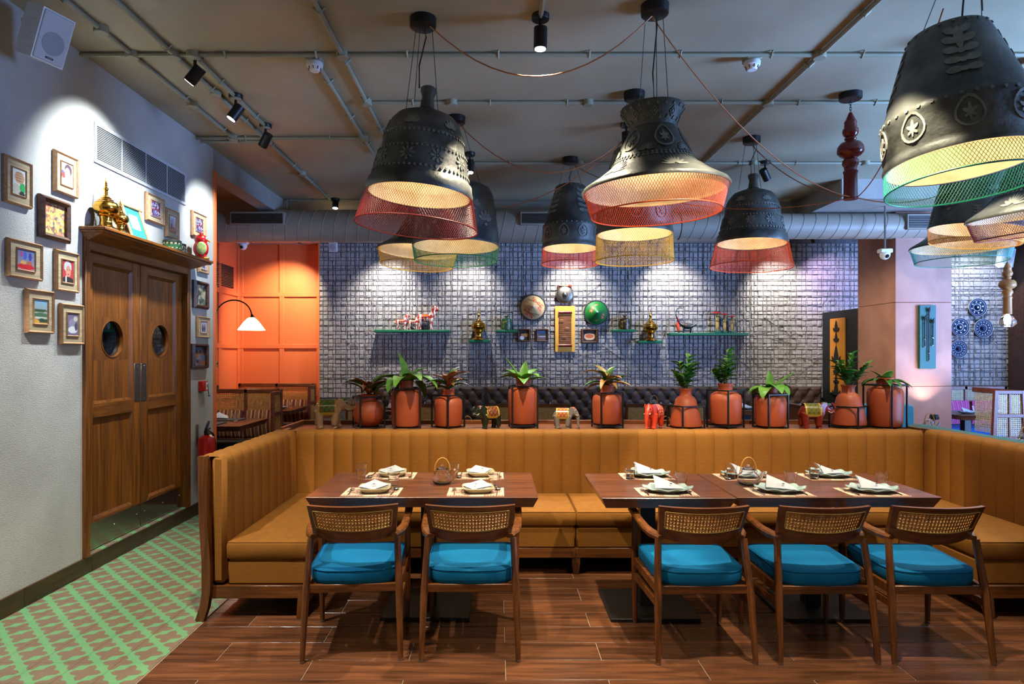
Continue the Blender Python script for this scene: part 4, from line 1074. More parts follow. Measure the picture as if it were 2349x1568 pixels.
def place(mx, my, glass, kind, who, rz=0, far=False):
    g = 'place settings on the dining tables'
    z = ZT
    tag(put('placemat', mat_me, m_fab, None, (mx, my, z), (0, 0, rz)), 'printed paper placemat ' + who, 'placemat', g)
    pz = z + .0022; fold = 'diamond' if kind == 'cream' else 'tent'
    pl = put('dinner_plate', dish_me if kind == 'cream' else cel_me, m_porc if kind == 'cream' else m_plate, None, (mx + .012, my + .01, pz), (0, 0, rz + (.12 if kind == 'cream' else 0)))
    tag(pl, ('square cream dish ' if kind == 'cream' else 'scalloped celadon plate ') + who, 'plate', g)
    nk = thing('napkin', 'folded white napkin with lotus print ' + who, 'napkin', (mx + .005, my + .01, pz + .002), rz + (random.Random(int(mx * 997)).uniform(-.3, .3)) + (PI * .0 if not far else .12), g)
    put('cloth', nap_me[fold], m_napkin, nk); put('lotus_mark', logo_me[fold], m_ink, nk, (0, 0, .0015))
    a, b = (-.125, .125) if not far else (.135, -.12)
    tag(put('fork', fork_me, m_silver, None, (mx + a, my - .005, pz), (0, 0, rz + (PI if far else 0) + .06)), 'steel fork ' + who, 'fork', g)
    tag(put('spoon', spoon_me, m_silver, None, (mx + b, my - .005, pz), (0, 0, rz + (PI if far else 0) - .05)), 'steel spoon ' + who, 'spoon', g)
    gl = put('tumbler', tum_me, m_glass, None, (glass[0], glass[1], z + .001)); tag(gl, 'clear faceted tumbler ' + who, 'glass', g)
    if far: put('water', water_me, m_water, gl)
place(-.723, 3.72, (-.617, 3.83), 'cream', 'in front of the leftmost armchair')
place(-.122, 3.72, (-.018, 3.84), 'cream', 'in front of the second armchair from the left')
place(-.700, 4.215, (-.872, 4.11), 'cream', 'at the banquette side, far left of the cream-dish table', far=True)
place(-.120, 4.215, (-.28, 4.13), 'cream', 'at the banquette side beside the left teapot', far=True)
place(.980, 3.715, (1.105, 3.84), 'celadon', 'in front of the left armchair of the right three')
place(1.635, 3.715, (1.768, 3.855), 'celadon', 'in front of the middle armchair of the right three')
place(2.170, 3.715, (2.302, 3.83), 'celadon', 'in front of the rightmost armchair')
place(.975, 4.19, (.853, 4.10), 'celadon', 'at the banquette side, left end of the right-hand tables', far=True)
place(1.600, 4.17, (1.504, 4.11), 'celadon', 'at the banquette side behind the right teapot', far=True)
place(2.160, 4.18, (2.035, 4.11), 'celadon', 'at the banquette side, right end of the longer table', far=True)
def teapot(loc, rz, label, sc=1.0):
    t = thing('glass_teapot', label, 'teapot', loc, rz)
    o = [(.04, 0), (.052, .006), (.063, .026), (.064, .04), (.054, .062), (.040, .074), (.036, .082), (.037, .09)]
    i = [(.035, .09), (.034, .08), (.038, .072), (.052, .06), (.061, .04), (.06, .027), (.05, .009), (.001, .006)]
    b = MB().lathe(o + i, 28).build('body', m_glass, t, 60)
    MB().tube([(.055, 0, .03), (.078, 0, .045), (.088, 0, .066), (.098, 0, .076)], [.016, .012, .009, .008], 10, cap=False).build('spout', m_glass, t, 60)
    l = MB().lathe([(.036, .09), (.036, .093), (.02, .101), (.004, .104), (.001, .104)], 20).build('lid', m_glass, t, 60)
    MB().sphere((0, 0, .112), .009, 12, 8).build('knob', m_glass, l)
    pts = [(.047 * math.cos(a), 0, .082 + .078 * math.sin(a)) for a in [PI * k / 12 for k in range(13)]]
    MB().tube(pts, .0042, 8).build('cane_handle', m_rattan, t)
    for s_ in (1, -1): MB().tube([(s_ * .046 + .007 * math.cos(2 * PI * k / 10), 0, .076 + .009 * math.sin(2 * PI * k / 10)) for k in range(10)], .0022, 5, closed=True, up=(0, 1, 0)).build('handle_ring', m_brass, t)
    inf = MB()
    rr = random.Random(3)
    for k in range(7): inf.sphere((rr.uniform(-.018, .018), rr.uniform(-.018, .018), .013 + rr.uniform(0, .006)), (.008, .008, .004), 8, 6)
    inf.build('tea_flowers', m_brass, t); t.scale = (sc,) * 3
    return t
teapot((-.337, 3.955, ZT), .2, 'round glass teapot with cane handle on the cream-dish table')
teapot((1.54, 3.925, ZT), .1, 'round glass teapot with cane handle on the right-hand tables', 1.05)

# ================================================================== LEDGE, PLANTERS, ELEPHANTS
LZ_ = .915
lg = thing('planter_ledge', 'wooden planter ledge behind the banquette back', 'ledge', (.9, 5.55, 0))
MB().rbox(-2.655, 2.56, -.27, .30, LZ_ - .04, LZ_, .004).build('top_board', m_ledge, lg)
MB().rbox(-2.655, 2.56, -.27, -.24, .0, LZ_ - .04, .003).build('front_board', m_ledge, lg)
MB().rbox(-2.655, 2.56, .28, .315, .0, LZ_ + .035, .003).build('rear_board', m_ledge, lg)
MB().rbox(-2.685, -2.655, -.27, .315, .0, LZ_ + .035, .003).build('end_board', m_ledge, lg)
YP = 5.56; PX = F / YP
def leaf(par, base, yaw, pitch, length, width, droop, mat, curl=.25, n=7, wav=0.0, tip=.0):
    # blade that starts at base, heads out along yaw/pitch and bends down by droop (radians in total)
    mb = MB(); p = Vector(base); ang = pitch; d = Vector((math.cos(yaw), math.sin(yaw), 0)); side = Vector((-math.sin(yaw), math.cos(yaw), 0))
    vs = []
    for i in range(n + 1):
        t = i / n
        w = width * (math.sin(PI * min(1, (t * .92 + .08)) ** .8) ** .75 if t < 1 else 0.02) * (1 + wav * math.sin(t * 22))
        up = Vector((0, 0, 1)) * math.cos(ang) - d * math.sin(ang)
        for k in (-1, 0, 1): vs.append(p + side * (k * w / 2) + up * (abs(k) * w * curl))
        p = p + (d * math.cos(ang) + Vector((0, 0, 1)) * math.sin(ang)) * (length / n); ang -= droop / n
    fs = [(i * 3 + k, i * 3 + k + 1, (i + 1) * 3 + k + 1, (i + 1) * 3 + k) for i in range(n) for k in range(2)]
    mb.add(vs, fs); return mb.build('leaf', mat, par, 80)
POTP = {
 'round': [(.05, 0), (.09, .01), (.128, .06), (.138, .11), (.128, .165), (.095, .21), (.07, .225), (.064, .24), (.074, .262), (.078, .272), (.07, .275), (.06, .26), (.056, .24), (.001, .238)],
 'tall': [(.09, 0), (.118, .01), (.126, .04), (.131, .20), (.131, .27), (.122, .305), (.085, .325), (.064, .332), (.060, .345), (.060, .375), (.068, .392), (.066, .398), (.052, .395), (.05, .36), (.001, .358)],
 'short': [(.09, 0), (.115, .008), (.123, .035), (.127, .19), (.12, .235), (.09, .258), (.062, .266), (.056, .28), (.056, .31), (.064, .325), (.062, .33), (.05, .326), (.048, .295), (.001, .293)],
 'cone': [(.11, 0), (.135, .008), (.138, .03), (.115, .14), (.098, .20), (.09, .235), (.07, .262), (.054, .272), (.05, .285), (.05, .315), (.06, .333), (.058, .338), (.047, .334), (.045, .30), (.001, .298)]}
def stand(x, y, w, h, ang, floor_z, lift, label):
    t = thing('pot_stand', label, 'plant stand', (x, y, LZ_), ang, 'black wire pot stands')
    r = w / 2; b = .006
    for sx in (-1, 1):
        for sy in (-1, 1): MB().rbox(sx * r - b, sx * r + b, sy * r - b, sy * r + b, 0, h, .001).build('leg', m_black, t, 0)
    for z, nm in ((h - b, 'top_bar'), (lift - b, 'bottom_bar')):
        for s_ in (-1, 1):
            MB().rbox(-r, r, s_ * r - b, s_ * r + b, z - b, z + b, .001).build(nm, m_black, t, 0); MB().rbox(s_ * r - b, s_ * r + b, -r, r, z - b, z + b, .001).build(nm, m_black, t, 0)
    for s_ in (-.45, .45): MB().rbox(-r, r, s_ * r - b, s_ * r + b, lift - 2 * b, lift, .001).build('cross_bar', m_black, t, 0)
def planter(px, kind, sc, st, label, plant, seed, slabel, dy=0.0):
    x = XP(px, YP + dy); y = YP + dy; lift = .03; rr = random.Random(seed)
    w, h, ang, lift = st
    stand(x, y, w, h, ang, LZ_, lift, slabel)
    prof = POTP[kind]; H = prof[-1][1] * sc
    t = thing('potted_plant', label, 'potted plant', (x, y, LZ_ + lift + .001), 0, 'terracotta planters on the ledge')
    p = MB().lathe([(r * sc, z * sc) for r, z in prof], 36, cap=True).build('pot', m_terra, t, 50)
    MB().lathe([(.001, H + .004), (.046 * sc, H + .002)], 16, cap=False).build('soil', m_soil, p)
    b = (0, 0, H - .01)
    if plant == 'nest':
        for k in range(12):
            a = 2 * PI * k / 12 + rr.uniform(-.2, .2)
            leaf(t, b, a, rr.uniform(.4, .95), rr.uniform(.32, .42), rr.uniform(.10, .135), rr.uniform(1.3, 2.2), m_leaf, .16, 10, .09)
        leaf(t, b, 2.6, 1.45, .31, .11, .4, m_leaf, .16, 10, .09); leaf(t, b, .3, 1.25, .27, .11, 1.3, m_leaf, .16, 10, .09)
    elif plant == 'broad':
        for k in range(8):
            a = 2 * PI * k / 8 + rr.uniform(-.25, .25)
            leaf(t, b, a, rr.uniform(.55, 1.0), rr.uniform(.19, .27), rr.uniform(.085, .115), rr.uniform(.8, 1.6), m_leaf, .2, 8)
        leaf(t, b, 2.9, 1.0, .30, .05, .1, m_leaf, .25); leaf(t, b, 1.2, 1.35, .22, .08, .4, m_leaf, .2)
    elif plant == 'spread':
        for k in range(9):
            a = 2 * PI * k / 9 + rr.uniform(-.2, .2)
            leaf(t, b, a, rr.uniform(.35, .7), rr.uniform(.20, .28), rr.uniform(.045, .065), rr.uniform(1.0, 1.7), m_leafd, .3, 9)
        for k in range(3): leaf(t, b, 2 * PI * k / 3 + .5, 1.05, .16, .085, .6, m_leaf, .2)
    elif plant == 'philo':
        for k in range(8):
            a = 2 * PI * k / 8 + rr.uniform(-.3, .3)
            leaf(t, b, a, rr.uniform(.7, 1.0), rr.uniform(.20, .28), rr.uniform(.11, .14), rr.uniform(1.9, 2.5), m_leaf, .12, 10, .05)
        leaf(t, b, 1.4, 1.4, .20, .07, .3, m_leaf, .2); leaf(t, b, .1, .75, .32, .06, .3, m_leaf, .2)
    elif plant in ('bronze', 'mixed'):
        m = m_leafr if plant == 'bronze' else m_leafm
        st_ = MB().tube([(0, 0, b[2]), (.006, .004, b[2] + .09)], .010, 6).build('stem', m_stem, t)
        for k in range(18):
            a = 2 * PI * k * .382 + rr.uniform(-.2, .2); z = b[2] + .03 + .06 * k / 15
            leaf(t, (0, 0, z), a, rr.uniform(.3, 1.15), rr.uniform(.17, .26), rr.uniform(.05, .065), rr.uniform(.6, 1.5), m if k % 4 else m_leafd, .3, 7)
    else:  # zz plant: upright stems with paired leaflets
        for k in range(6):
            a = 2 * PI * k / 6 + rr.uniform(-.3, .3); L = rr.uniform(.17, .30) if k else .33; lean = rr.uniform(.2, .6) if k else .1
            tip = Vector((math.cos(a) * math.sin(lean), math.sin(a) * math.sin(lean), math.cos(lean))) * L
            MB().tube([b, Vector(b) + tip * .5 + Vector((0, 0, .01)), Vector(b) + tip], [.006, .005, .003], 5).build('stem', m_stem, t)
            n = 6
            for q in range(n):
                pp = Vector(b) + tip * (.3 + .7 * (q + .5) / n)
                for sg in (1, -1): leaf(t, pp, a + sg * rr.uniform(.9, 1.5) + rr.uniform(-.3, .3), rr.uniform(.25, .8), rr.uniform(.08, .115), .047, .5, m_leafd if q < 4 else m_leaf, .2, 4)
    return t
G = 'terracotta'
planter(846, 'round', 1.0, (.215, .275, .5, .012), 'round terracotta pot with bronze-leaved plant, leftmost on the ledge', 'bronze', 1, 'black wire stand around the round leftmost pot')
planter(932, 'tall', 1.0, (.215, .345, .25, .008), 'tall terracotta jar with large bird-nest fern', 'nest', 2, 'black wire stand around the jar with the bird-nest fern')
planter(1028, 'short', .98, (.20, .285, .85, .008), 'terracotta jar with small reddish plant beside the bird-nest fern', 'bronze', 3, 'black wire stand around the jar with the small reddish plant', .03)
planter(1200, 'tall', .99, (.215, .365, .12, .03), 'tall terracotta jar with glossy broad green leaves, next to the dark elephant', 'broad', 4, 'black wire stand around the jar with glossy broad leaves')
planter(1393, 'short', 1.02, (.20, .31, .25, .03), 'terracotta jar with red-edged mixed leaves between grey and red elephants', 'mixed', 5, 'black wire stand around the jar with red-edged mixed leaves')
planter(1573, 'cone', .98, (.22, .195, .35, .008), 'cone-shaped terracotta pot with tall bushy leaflets beside the red elephant', 'zz', 6, 'low black wire stand around the cone pot beside the red elephant')
planter(1664, 'short', 1.06, (.215, .33, .6, .03), 'terracotta jar with upright leaflet plant, fourth from the right', 'zz', 7, 'black wire stand around the jar with the upright leaflet plant')
planter(1767, 'short', 1.04, (.20, .295, .3, .01), 'terracotta jar with drooping broad philodendron leaves', 'philo', 8, 'black wire stand around the jar with drooping leaves')
planter(1946, 'cone', 1.03, (.23, .19, .75, .02), 'cone-shaped terracotta pot with leaflet plant in front of the ochre board', 'zz', 9, 'low black wire stand around the cone pot near the column')
planter(2030, 'tall', 1.07, (.24, .375, .55, .006), 'tall terracotta jar with spreading fern, rightmost on the ledge', 'spread', 10, 'black wire stand around the rightmost tall jar')

def elephant(px, sc, rz, body, cloth, label, trunk_up=False, dy=0.0, patt=None):
    t = thing('elephant_figurine', label, 'figurine', (XP(px, 5.50 + dy), 5.50 + dy, LZ_), rz, 'painted elephant figurines on the ledge')
    m = MB()  # faces +x ; height about .21
    m.sphere((0, 0, .135), (.085, .06, .062), 18, 12); m.sphere((-.04, 0, .13), (.055, .056, .06), 16, 10)
    m.sphere((.04, 0, .14), (.055, .055, .058), 16, 10); m.sphere((.098, 0, .165), (.042, .037, .045), 16, 10); m.sphere((.075, 0, .155), (.04, .04, .04), 14, 8)
    for x, y, xx in ((-.062, .032, -.012), (-.062, -.032, .008), (.05, .03, .014), (.05, -.03, -.008)):
        m.tube([(x, y, .13), (x + xx * .4, y, .07), (x + xx, y, .022), (x + xx + .004, y, .0)], [.034, .027, .022, .026], 12)
    if trunk_up: tr = [(.12, 0, .16), (.15, 0, .13), (.172, 0, .135), (.178, 0, .165), (.165, 0, .195), (.150, 0, .205)]
    else: tr = [(.12, 0, .16), (.142, 0, .12), (.148, 0, .075), (.148, 0, .035), (.155, 0, .012), (.165, 0, .012)]
    m.tube(tr, [.027, .021, .017, .013, .011, .010], 12); m.tube([(-.09, 0, .15), (-.105, 0, .11), (-.103, 0, .07)], [.008, .006, .005], 8)
    bo = m.build('body', body, t, 0)
    rm = bo.modifiers.new('skin_over', 'REMESH'); rm.mode = 'VOXEL'; rm.voxel_size = .0055; rm.use_smooth_shade = True
    sm = bo.modifiers.new('smooth', 'SMOOTH'); sm.iterations = 6; sm.factor = .5
    for s_ in (1, -1):
        e = [(0, .0), (.018, .022), (.01, .042), (-.022, .045), (-.046, .022), (-.05, -.012), (-.036, -.045), (-.016, -.062), (-.006, -.04)]
        MB().prism(e, -.003, .003, lambda x, y, z: (.092 + x * .9, s_ * (.036 + .35 * max(0, -x) + z), .165 + y)).build('ear', body, t)
        MB().tube([(.118, s_ * .02, .142), (.138, s_ * .026, .128), (.155, s_ * .024, .135)], [.006, .005, .002], 7).build('tusk', m_porc, t)
        MB().sphere((.128, s_ * .026, .176), .005, 8, 6).build('eye', m_dark, t)
    # saddle cloth
    def fn(u, v):
        a = rad(-124 + 248 * u); x = -.068 + .125 * v
        return (x, .0655 * math.sin(a), .135 + .0685 * math.cos(a))
    def cf(u, v):
        e = min(u, 1 - u, v, 1 - v)
        if e < .07: return cloth[1]
        if patt: return patt(u, v)
        return cloth[0] if math.sin(u * 40) * math.sin(v * 22) < .35 else cloth[2]
    MB().grid(36, 16, fn, cf).build('saddle_cloth', m_gloss, t, 80)
    hc = MB().sphere((.098, 0, .192), (.03, .028, .022), 12, 8, cloth[0]).build('head_cloth', m_gloss, t)
    t.scale = (sc,) * 3
    return t
m_ec = M('cream_elephant', S(196, 166, 124), 0.4, col2=S(176, 140, 100), scale=14); m_ek = M('black_green_elephant', S(22, 34, 24), 0.2, col2=S(40, 50, 22), scale=12)
m_eg = M('grey_elephant', S(132, 126, 116), 0.7); m_er = M('red_elephant', S(196, 52, 28), 0.3, col2=S(206, 72, 40), scale=10); m_eb = M('maroon_elephant', S(120, 34, 22), 0.3)
gold = S(190, 150, 50)
elephant(753, 1.22, rad(12), m_ec, (S(52, 104, 34), gold, S(150, 70, 40)), 'cream elephant figurine with green saddle cloth at the left end of the ledge', True, .02)
elephant(1124, .93, rad(205), m_ek, (S(104, 52, 30), gold, S(150, 100, 50)), 'dark glossy elephant figurine with brown cloth beside the tall jar', True)
elephant(1292, .86, rad(-8), m_eg, (S(178, 84, 64), S(196, 168, 72), S(196, 168, 72)), 'grey elephant figurine with faded red cloth', False)
elephant(1500, 1.0, rad(-128), m_er, (S(196, 52, 28), S(200, 70, 40), S(220, 190, 170)), 'bright red elephant figurine with white flower marks', False)
elephant(1862, 1.06, rad(-6), m_eb, (S(96, 112, 34), gold, S(120, 44, 24)), 'maroon elephant figurine with green cloth and raised trunk', True)

# ================================================================== LEFT WALL: pictures, grille, shelf
def blobs(bg, items, noise=0.0, pal=None, seed=0, cells=9):
    rr = random.Random(seed)
    pts = [(rr.random(), rr.random(), rr.choice(pal)) for _ in range(cells * cells)] if pal else []
    def f(u, v):
        c = bg(u, v) if callable(bg) else bg
        if pts:
            d, cc = min((((u - a) ** 2 + (v - b) ** 2), col_) for a, b, col_ in pts); c = cc if d < (1.2 / cells) ** 2 else c
        for (cx, cy, rx, ry, col_) in items:
            if ((u - cx) / rx) ** 2 + ((v - cy) / ry) ** 2 < 1: c = col_
        return c
    return f
sky = lambda a, b: (lambda u, v: mixc(a, b, v))
PAINT = {
 'bundle': blobs(S(214, 220, 214), [(.30, .2, .3, .22, S(196, 190, 176)), (.78, .30, .22, .22, S(40, 170, 84)), (.75, .05, .22, .12, S(30, 50, 44)), (.55, .68, .38, .24, S(196, 152, 120))] + [(.3 + .1 * i, .55 + .1 * j, .03, .03, S(120, 82, 62)) for i in range(6) for j in range(4)]),
 'girl': blobs(S(232, 226, 230), [(.2, .45, .2, .16, S(196, 60, 60)), (.12, .58, .1, .08, S(60, 80, 190)), (.62, .72, .34, .26, S(66, 48, 62)), (.55, .55, .24, .26, S(214, 164, 146)), (.5, .10, .7, .2, S(240, 240, 244)), (.45, .62, .05, .02, S(70, 40, 40)), (.68, .6, .05, .02, S(70, 40, 40)), (.52, .40, .07, .02, S(170, 80, 80))]),
 'spices': blobs(S(90, 84, 92), [], pal=[S(196, 140, 106), S(214, 184, 120), S(222, 190, 70), S(176, 110, 84), S(86, 82, 94)], seed=2, cells=13),
 'market': blobs(sky(S(150, 150, 160), S(90, 110, 160)), [(.5, .16, .5, .14, S(206, 30, 40)), (.35, .36, .16, .10, S(214, 170, 90)), (.7, .36, .17, .10, S(176, 90, 60)), (.45, .7, .1, .2, S(60, 90, 190)), (.75, .68, .1, .2, S(40, 60, 150)), (.25, .75, .08, .14, S(180, 60, 140))]),
 'scarf': blobs(S(176, 52, 60), [(.5, .72, .34, .26, S(190, 190, 192)), (.55, .5, .22, .28, S(196, 138, 112)), (.5, .06, .6, .2, S(40, 36, 40)), (.35, .12, .06, .2, S(200, 200, 200)), (.46, .58, .05, .02, S(60, 36, 30)), (.66, .58, .05, .02, S(60, 36, 30)), (.56, .38, .09, .03, S(150, 70, 66))]),
 'boats': blobs(sky(S(190, 150, 50), S(120, 180, 214)), [(.4, .55, .6, .06, S(50, 84, 50)), (.5, .35, .55, .10, S(70, 110, 80)), (.5, .24, .45, .05, S(190, 200, 190)), (.6, .12, .5, .09, S(46, 74, 60)), (.2, .08, .2, .08, S(206, 160, 60))]),
 'baskets': blobs(S(110, 104, 130), [(.45, .55, .3, .2, S(140, 134, 160)), (.5, .25, .42, .16, S(206, 214, 214)), (.75, .75, .18, .12, S(190, 180, 170)), (.8, .4, .12, .2, S(70, 66, 80))]),
 'crowd': blobs(S(50, 46, 70), [], pal=[S(60, 60, 110), S(150, 50, 60), S(190, 180, 190), S(40, 36, 50), S(70, 100, 170)], seed=5, cells=12),
 'fisher': blobs(sky(S(170, 110, 70), S(206, 206, 216)), [(.5, .25, .5, .05, S(150, 100, 60)), (.5, .7, .16, .16, S(150, 160, 180)), (.3, .5, .03, .3, S(50, 46, 50)), (.4, .42, .06, .14, S(60, 50, 60))]),
 'lane': blobs(S(120, 116, 90), [], pal=[S(150, 146, 120), S(96, 110, 96), S(70, 66, 60), S(180, 170, 140)], seed=7, cells=7),
 'monks': blobs(S(180, 170, 190), [(.35, .35, .12, .3, S(40, 40, 60)), (.65, .35, .12, .3, S(60, 50, 90)), (.35, .7, .07, .08, S(80, 60, 60)), (.65, .7, .07, .08, S(80, 60, 60))]),
 'cooking': blobs(S(50, 50, 56), [], pal=[S(70, 90, 130), S(150, 84, 50), S(40, 40, 44), S(120, 120, 120)], seed=11, cells=6),
}
GRID_ME = {}
def picture(name, label, w, h, kind, paint, loc, rz, tilt=0.0, cat='picture'):
    t = thing(name, label, cat, loc, rz); t.rotation_euler = (tilt, 0, rz)
    def frame(a0, a1, b0, b1, y0, y1, nm, mat, par):
        # mitred moulding of four sides between outer (a0,b0) and inner (a1,b1) half sizes
        for k in range(4):
            if k % 2 == 0: o = [(-a0, b0), (a0, b0), (a1, b1), (-a1, b1)]
            else: o = [(a0, b0), (a0, -b0), (a1, -b1), (a1, b1)]
            if k >= 2: o = [(-x, -z) for x, z in o]
            mb = MB(); n = 4; mx_, mz = [(o[0][0] + o[3][0]) / 2, (o[1][0] + o[2][0]) / 2], [(o[0][1] + o[3][1]) / 2, (o[1][1] + o[2][1]) / 2]
            vs = [(x, y1, z) for x, z in o] + [(o[0][0], y0 * .55, o[0][1]), (o[1][0], y0 * .55, o[1][1]), (o[2][0], y0 * .7, o[2][1]), (o[3][0], y0 * .7, o[3][1])] + [(mx_[0], y0, mz[0]), (mx_[1], y0, mz[1])]
            fs = [(0, 1, 5, 4), (4, 5, 9, 8), (8, 9, 6, 7), (7, 6, 2, 3), (0, 4, 8, 7, 3), (1, 2, 6, 9, 5), (3, 2, 1, 0)]
            mb.add(vs, fs).build(nm, mat, par, 0)
    a, b = w / 2, h / 2
    if kind == 'straw':
        frame(a, a - .016, b, b - .016, -.030, -.002, 'frame_side', m_frame_l, t)
        ia, ib = a * .58, b * .62
        mb = MB().rbox(-a + .014, a - .014, -.018, -.003, -b + .014, b - .014, .002); mm = mb.build('straw_mount', m_straw, t)
        frame(ia, ia - .012, ib, ib - .012, -.027, -.017, 'inner_border', m_frame_l, t)
        pa, pb, py = ia - .011, ib - .011, -.0195
    else:
        frame(a, a * .72, b, b * .74, -.042, -.002, 'frame_side', m_frame_d, t); pa, pb, py = a * .735, b * .755, -.012
    n = 26
    MB().grid(n, int(n * pb / pa) + 2, lambda u, v: ((u * 2 - 1) * pa, py, (v * 2 - 1) * pb), PAINT[paint] if isinstance(paint, str) else paint).build('photograph', m_paint, t, 0)
    MB().box(-pa - .004, pa + .004, py + .001, -.001, -pb - .004, pb + .004).build('backing_board', m_dark, t, 0)
    return t
for (l, tl, bl, r, kind, pt, lab) in (
  (10.5, 351, 461, 73, 'straw', 'bundle', 'straw-mounted photo of a bundle of stems, upper far left'),
  (125.6, 341, 437, 179, 'straw', 'girl', 'straw-mounted portrait of a person in white, top one left of the grille'),
  (90.5, 443, 542, 159.6, 'dark', 'spices', 'dark-framed photo of heaped dried food left of the brass vessels'),
  (18, 543, 633, 97, 'straw', 'market', 'straw-mounted photo of market bowls on a red cloth'),
  (128, 570, 665, 180.7, 'straw', 'scarf', 'straw-mounted portrait of a person in a pale headscarf'),
  (60.7, 660, 763, 123.5, 'straw', 'boats', 'straw-mounted photo of boats under blue sky, lowest but one at left'),
  (139.6, 694, 789.5, 192, 'straw', 'baskets', 'straw-mounted photo of baskets, lowest beside the door jamb'),
  (335.8, 438.6, 503.5, 377, 'straw', 'crowd', 'straw-mounted photo of a crowd directly under the grille'),
  (380.7, 474, 542, 410, 'straw', 'fisher', 'narrow straw-mounted photo of a boat prow above the green boxes'),
  (441, 481, 538.6, 473, 'straw', 'crowd', 'straw-mounted photo above the red owl figurine'),
  (455, 588, 623, 479, 'straw', 'monks', 'small straw-mounted photo half hidden below the door shelf'),
  (444, 641, 705, 477, 'dark', 'lane', 'dark-framed photo right of the doors, upper of the two'),
  (452.6, 724, 773.7, 481, 'straw', 'monks', 'straw-mounted photo right of the doors between two dark frames'),
  (440, 788, 845.6, 476.5, 'dark', 'cooking', 'dark-framed photo right of the doors, lower of the two')):
    y0, y1 = LY(l, LW + .02), LY(r, LW + .02); zt, zb = ZP(tl, y0), ZP(bl, y0)
    picture('framed_photograph', lab, y1 - y0, zt - zb, kind, pt, (LW + .002, (y0 + y1) / 2, (zt + zb) / 2), PI / 2)
# ventilation grille
gy0, gy1, gz0, gz1 = 4.618, 5.975, 2.935, 3.232
vg = thing('wall_grille', 'long white slatted ventilation grille high on the plaster wall', 'grille', (LW, gy0, gz0))
Wg, Hg = gy1 - gy0, gz1 - gz0
for (a, b, c, d) in ((0, Wg, 0, .022), (0, Wg, Hg - .022, Hg), (0, .022, .022, Hg - .022), (Wg - .022, Wg, .022, Hg - .022)):
    MB().rbox(0, .012, a, b, c, d, .002).build('frame_bar', m_white2, vg, 0)
MB().box(.0005, .003, .02, Wg - .02, .02, Hg - .02).build('dark_opening', m_dark, vg, 0)
sl = MB().add([(0, 0, 0), (0, Wg - .044, 0), (.010, Wg - .044, -.006), (.010, 0, -.006), (0, 0, .0035), (0, Wg - .044, .0035), (.010, Wg - .044, -.0025), (.010, 0, -.0025)], [(0, 3, 2, 1), (4, 5, 6, 7), (0, 1, 5, 4), (1, 2, 6, 5), (2, 3, 7, 6), (3, 0, 4, 7)]).mesh('slat', 0)
for k in range(20): put('slat', sl, m_white2, vg, (.002, .022, .030 + (Hg - .052) * k / 19))
for k in range(1, 4): MB().box(.002, .008, Wg * k / 4 - .004, Wg * k / 4 + .004, .02, Hg - .02).build('mullion', m_white2, vg, 0)
# shelf over the doors
SHZ = 2.44
sh = thing('door_shelf', 'moulded wooden shelf above the double doors', 'shelf', (LW, 4.45, SHZ))
MB().rbox(0, .186, 0, 1.70, -.022, 0, .003).build('board', m_mdoor_h, sh); MB().rbox(0, .172, .012, 1.69, -.038, -.022, .003).build('moulding', m_mdoor_h, sh)
MB().add([(0, .05, -.09), (.03, .05, -.09), (.15, .03, -.038), (0, .03, -.038), (0, 1.60, -.09), (.03, 1.60, -.09), (.15, 1.66, -.038), (0, 1.66, -.038)], [(0, 1, 2, 3), (4, 5, 6, 7), (0, 1, 5, 4), (1, 2, 6, 5), (2, 3, 7, 6), (3, 0, 4, 7)]).build('cove', m_mdoor_h, sh, 0)
STUPA = [(.001, 0), (.128, 0), (.13, .012), (.118, .024), (.09, .036), (.072, .05), (.066, .07), (.068, .085), (.062, .095), (.064, .12), (.072, .145), (.086, .155), (.09, .162), (.084, .17), (.11, .185), (.135, .215), (.14, .245), (.136, .25), (.14, .256), (.13, .285), (.118, .296), (.122, .302), (.09, .318), (.084, .326), (.086, .332), (.058, .348), (.06, .354), (.04, .37), (.038, .378), (.022, .392), (.02, .41), (.024, .42), (.016, .43), (.026, .448), (.028, .465), (.016, .482), (.012, .49), (.02, .50), (.012, .512), (.016, .522), (.009, .534), (.012, .545), (.006, .56), (.003, .585), (.001, .60)]
stupa_me = MB().lathe(STUPA, 36).mesh('brass_vessel', 35)
def stupa(loc, sc, label, rs=1.0):
    o = put('brass_vessel', stupa_me, m_brass, None, loc); o.scale = (sc * rs, sc * rs, sc)
    return tag(o, label, 'vessel', 'brass offering vessels with spired lids')
y = LY(243, LW + .10); stupa((LW + .10, y, SHZ + .001), .64, 'large brass spired vessel on the door shelf', .95)
y = LY(276, LW + .125); stupa((LW + .125, y, SHZ + .001), .43, 'small brass spired vessel on the door shelf', .95)
def teal_pic(u, v):
    if .22 < u < .78 and .30 < v < .78:
        if ((u - .5) / .16) ** 2 + ((v - .52) / .10) ** 2 < 1: return S(206, 214, 196)
        if ((u - .62) / .08) ** 2 + ((v - .58) / .16) ** 2 < 1: return S(120, 150, 110)
        return S(222, 198, 150)
    return S(44, 128, 128)
lp = thing('leaning_picture', 'teal-mounted picture in a rustic branch frame leaning on the shelf', 'picture', (LW + .085, LY(318, LW + .07), SHZ + .004), PI / 2); lp.rotation_euler = (rad(-18), 0, PI / 2)
MB().box(-.115, .115, -.002, .004, .015, .275).build('backing_board', m_frame_l, lp, 0)
MB().grid(24, 28, lambda u, v: (-.112 + .224 * u, -.003, .018 + .254 * v), teal_pic).build('print', m_paint, lp, 0)
for p0, p1 in (((-.118, -.006, -.0), (-.118, -.006, .315)), ((.118, -.006, -.0), (.118, -.006, .315)), ((-.15, -.010, .012), (.15, -.010, .012)), ((-.15, -.010, .278), (.15, -.010, .278))):
    MB().tube([p0, p1], .010, 8).build('branch', m_frame_l, lp)
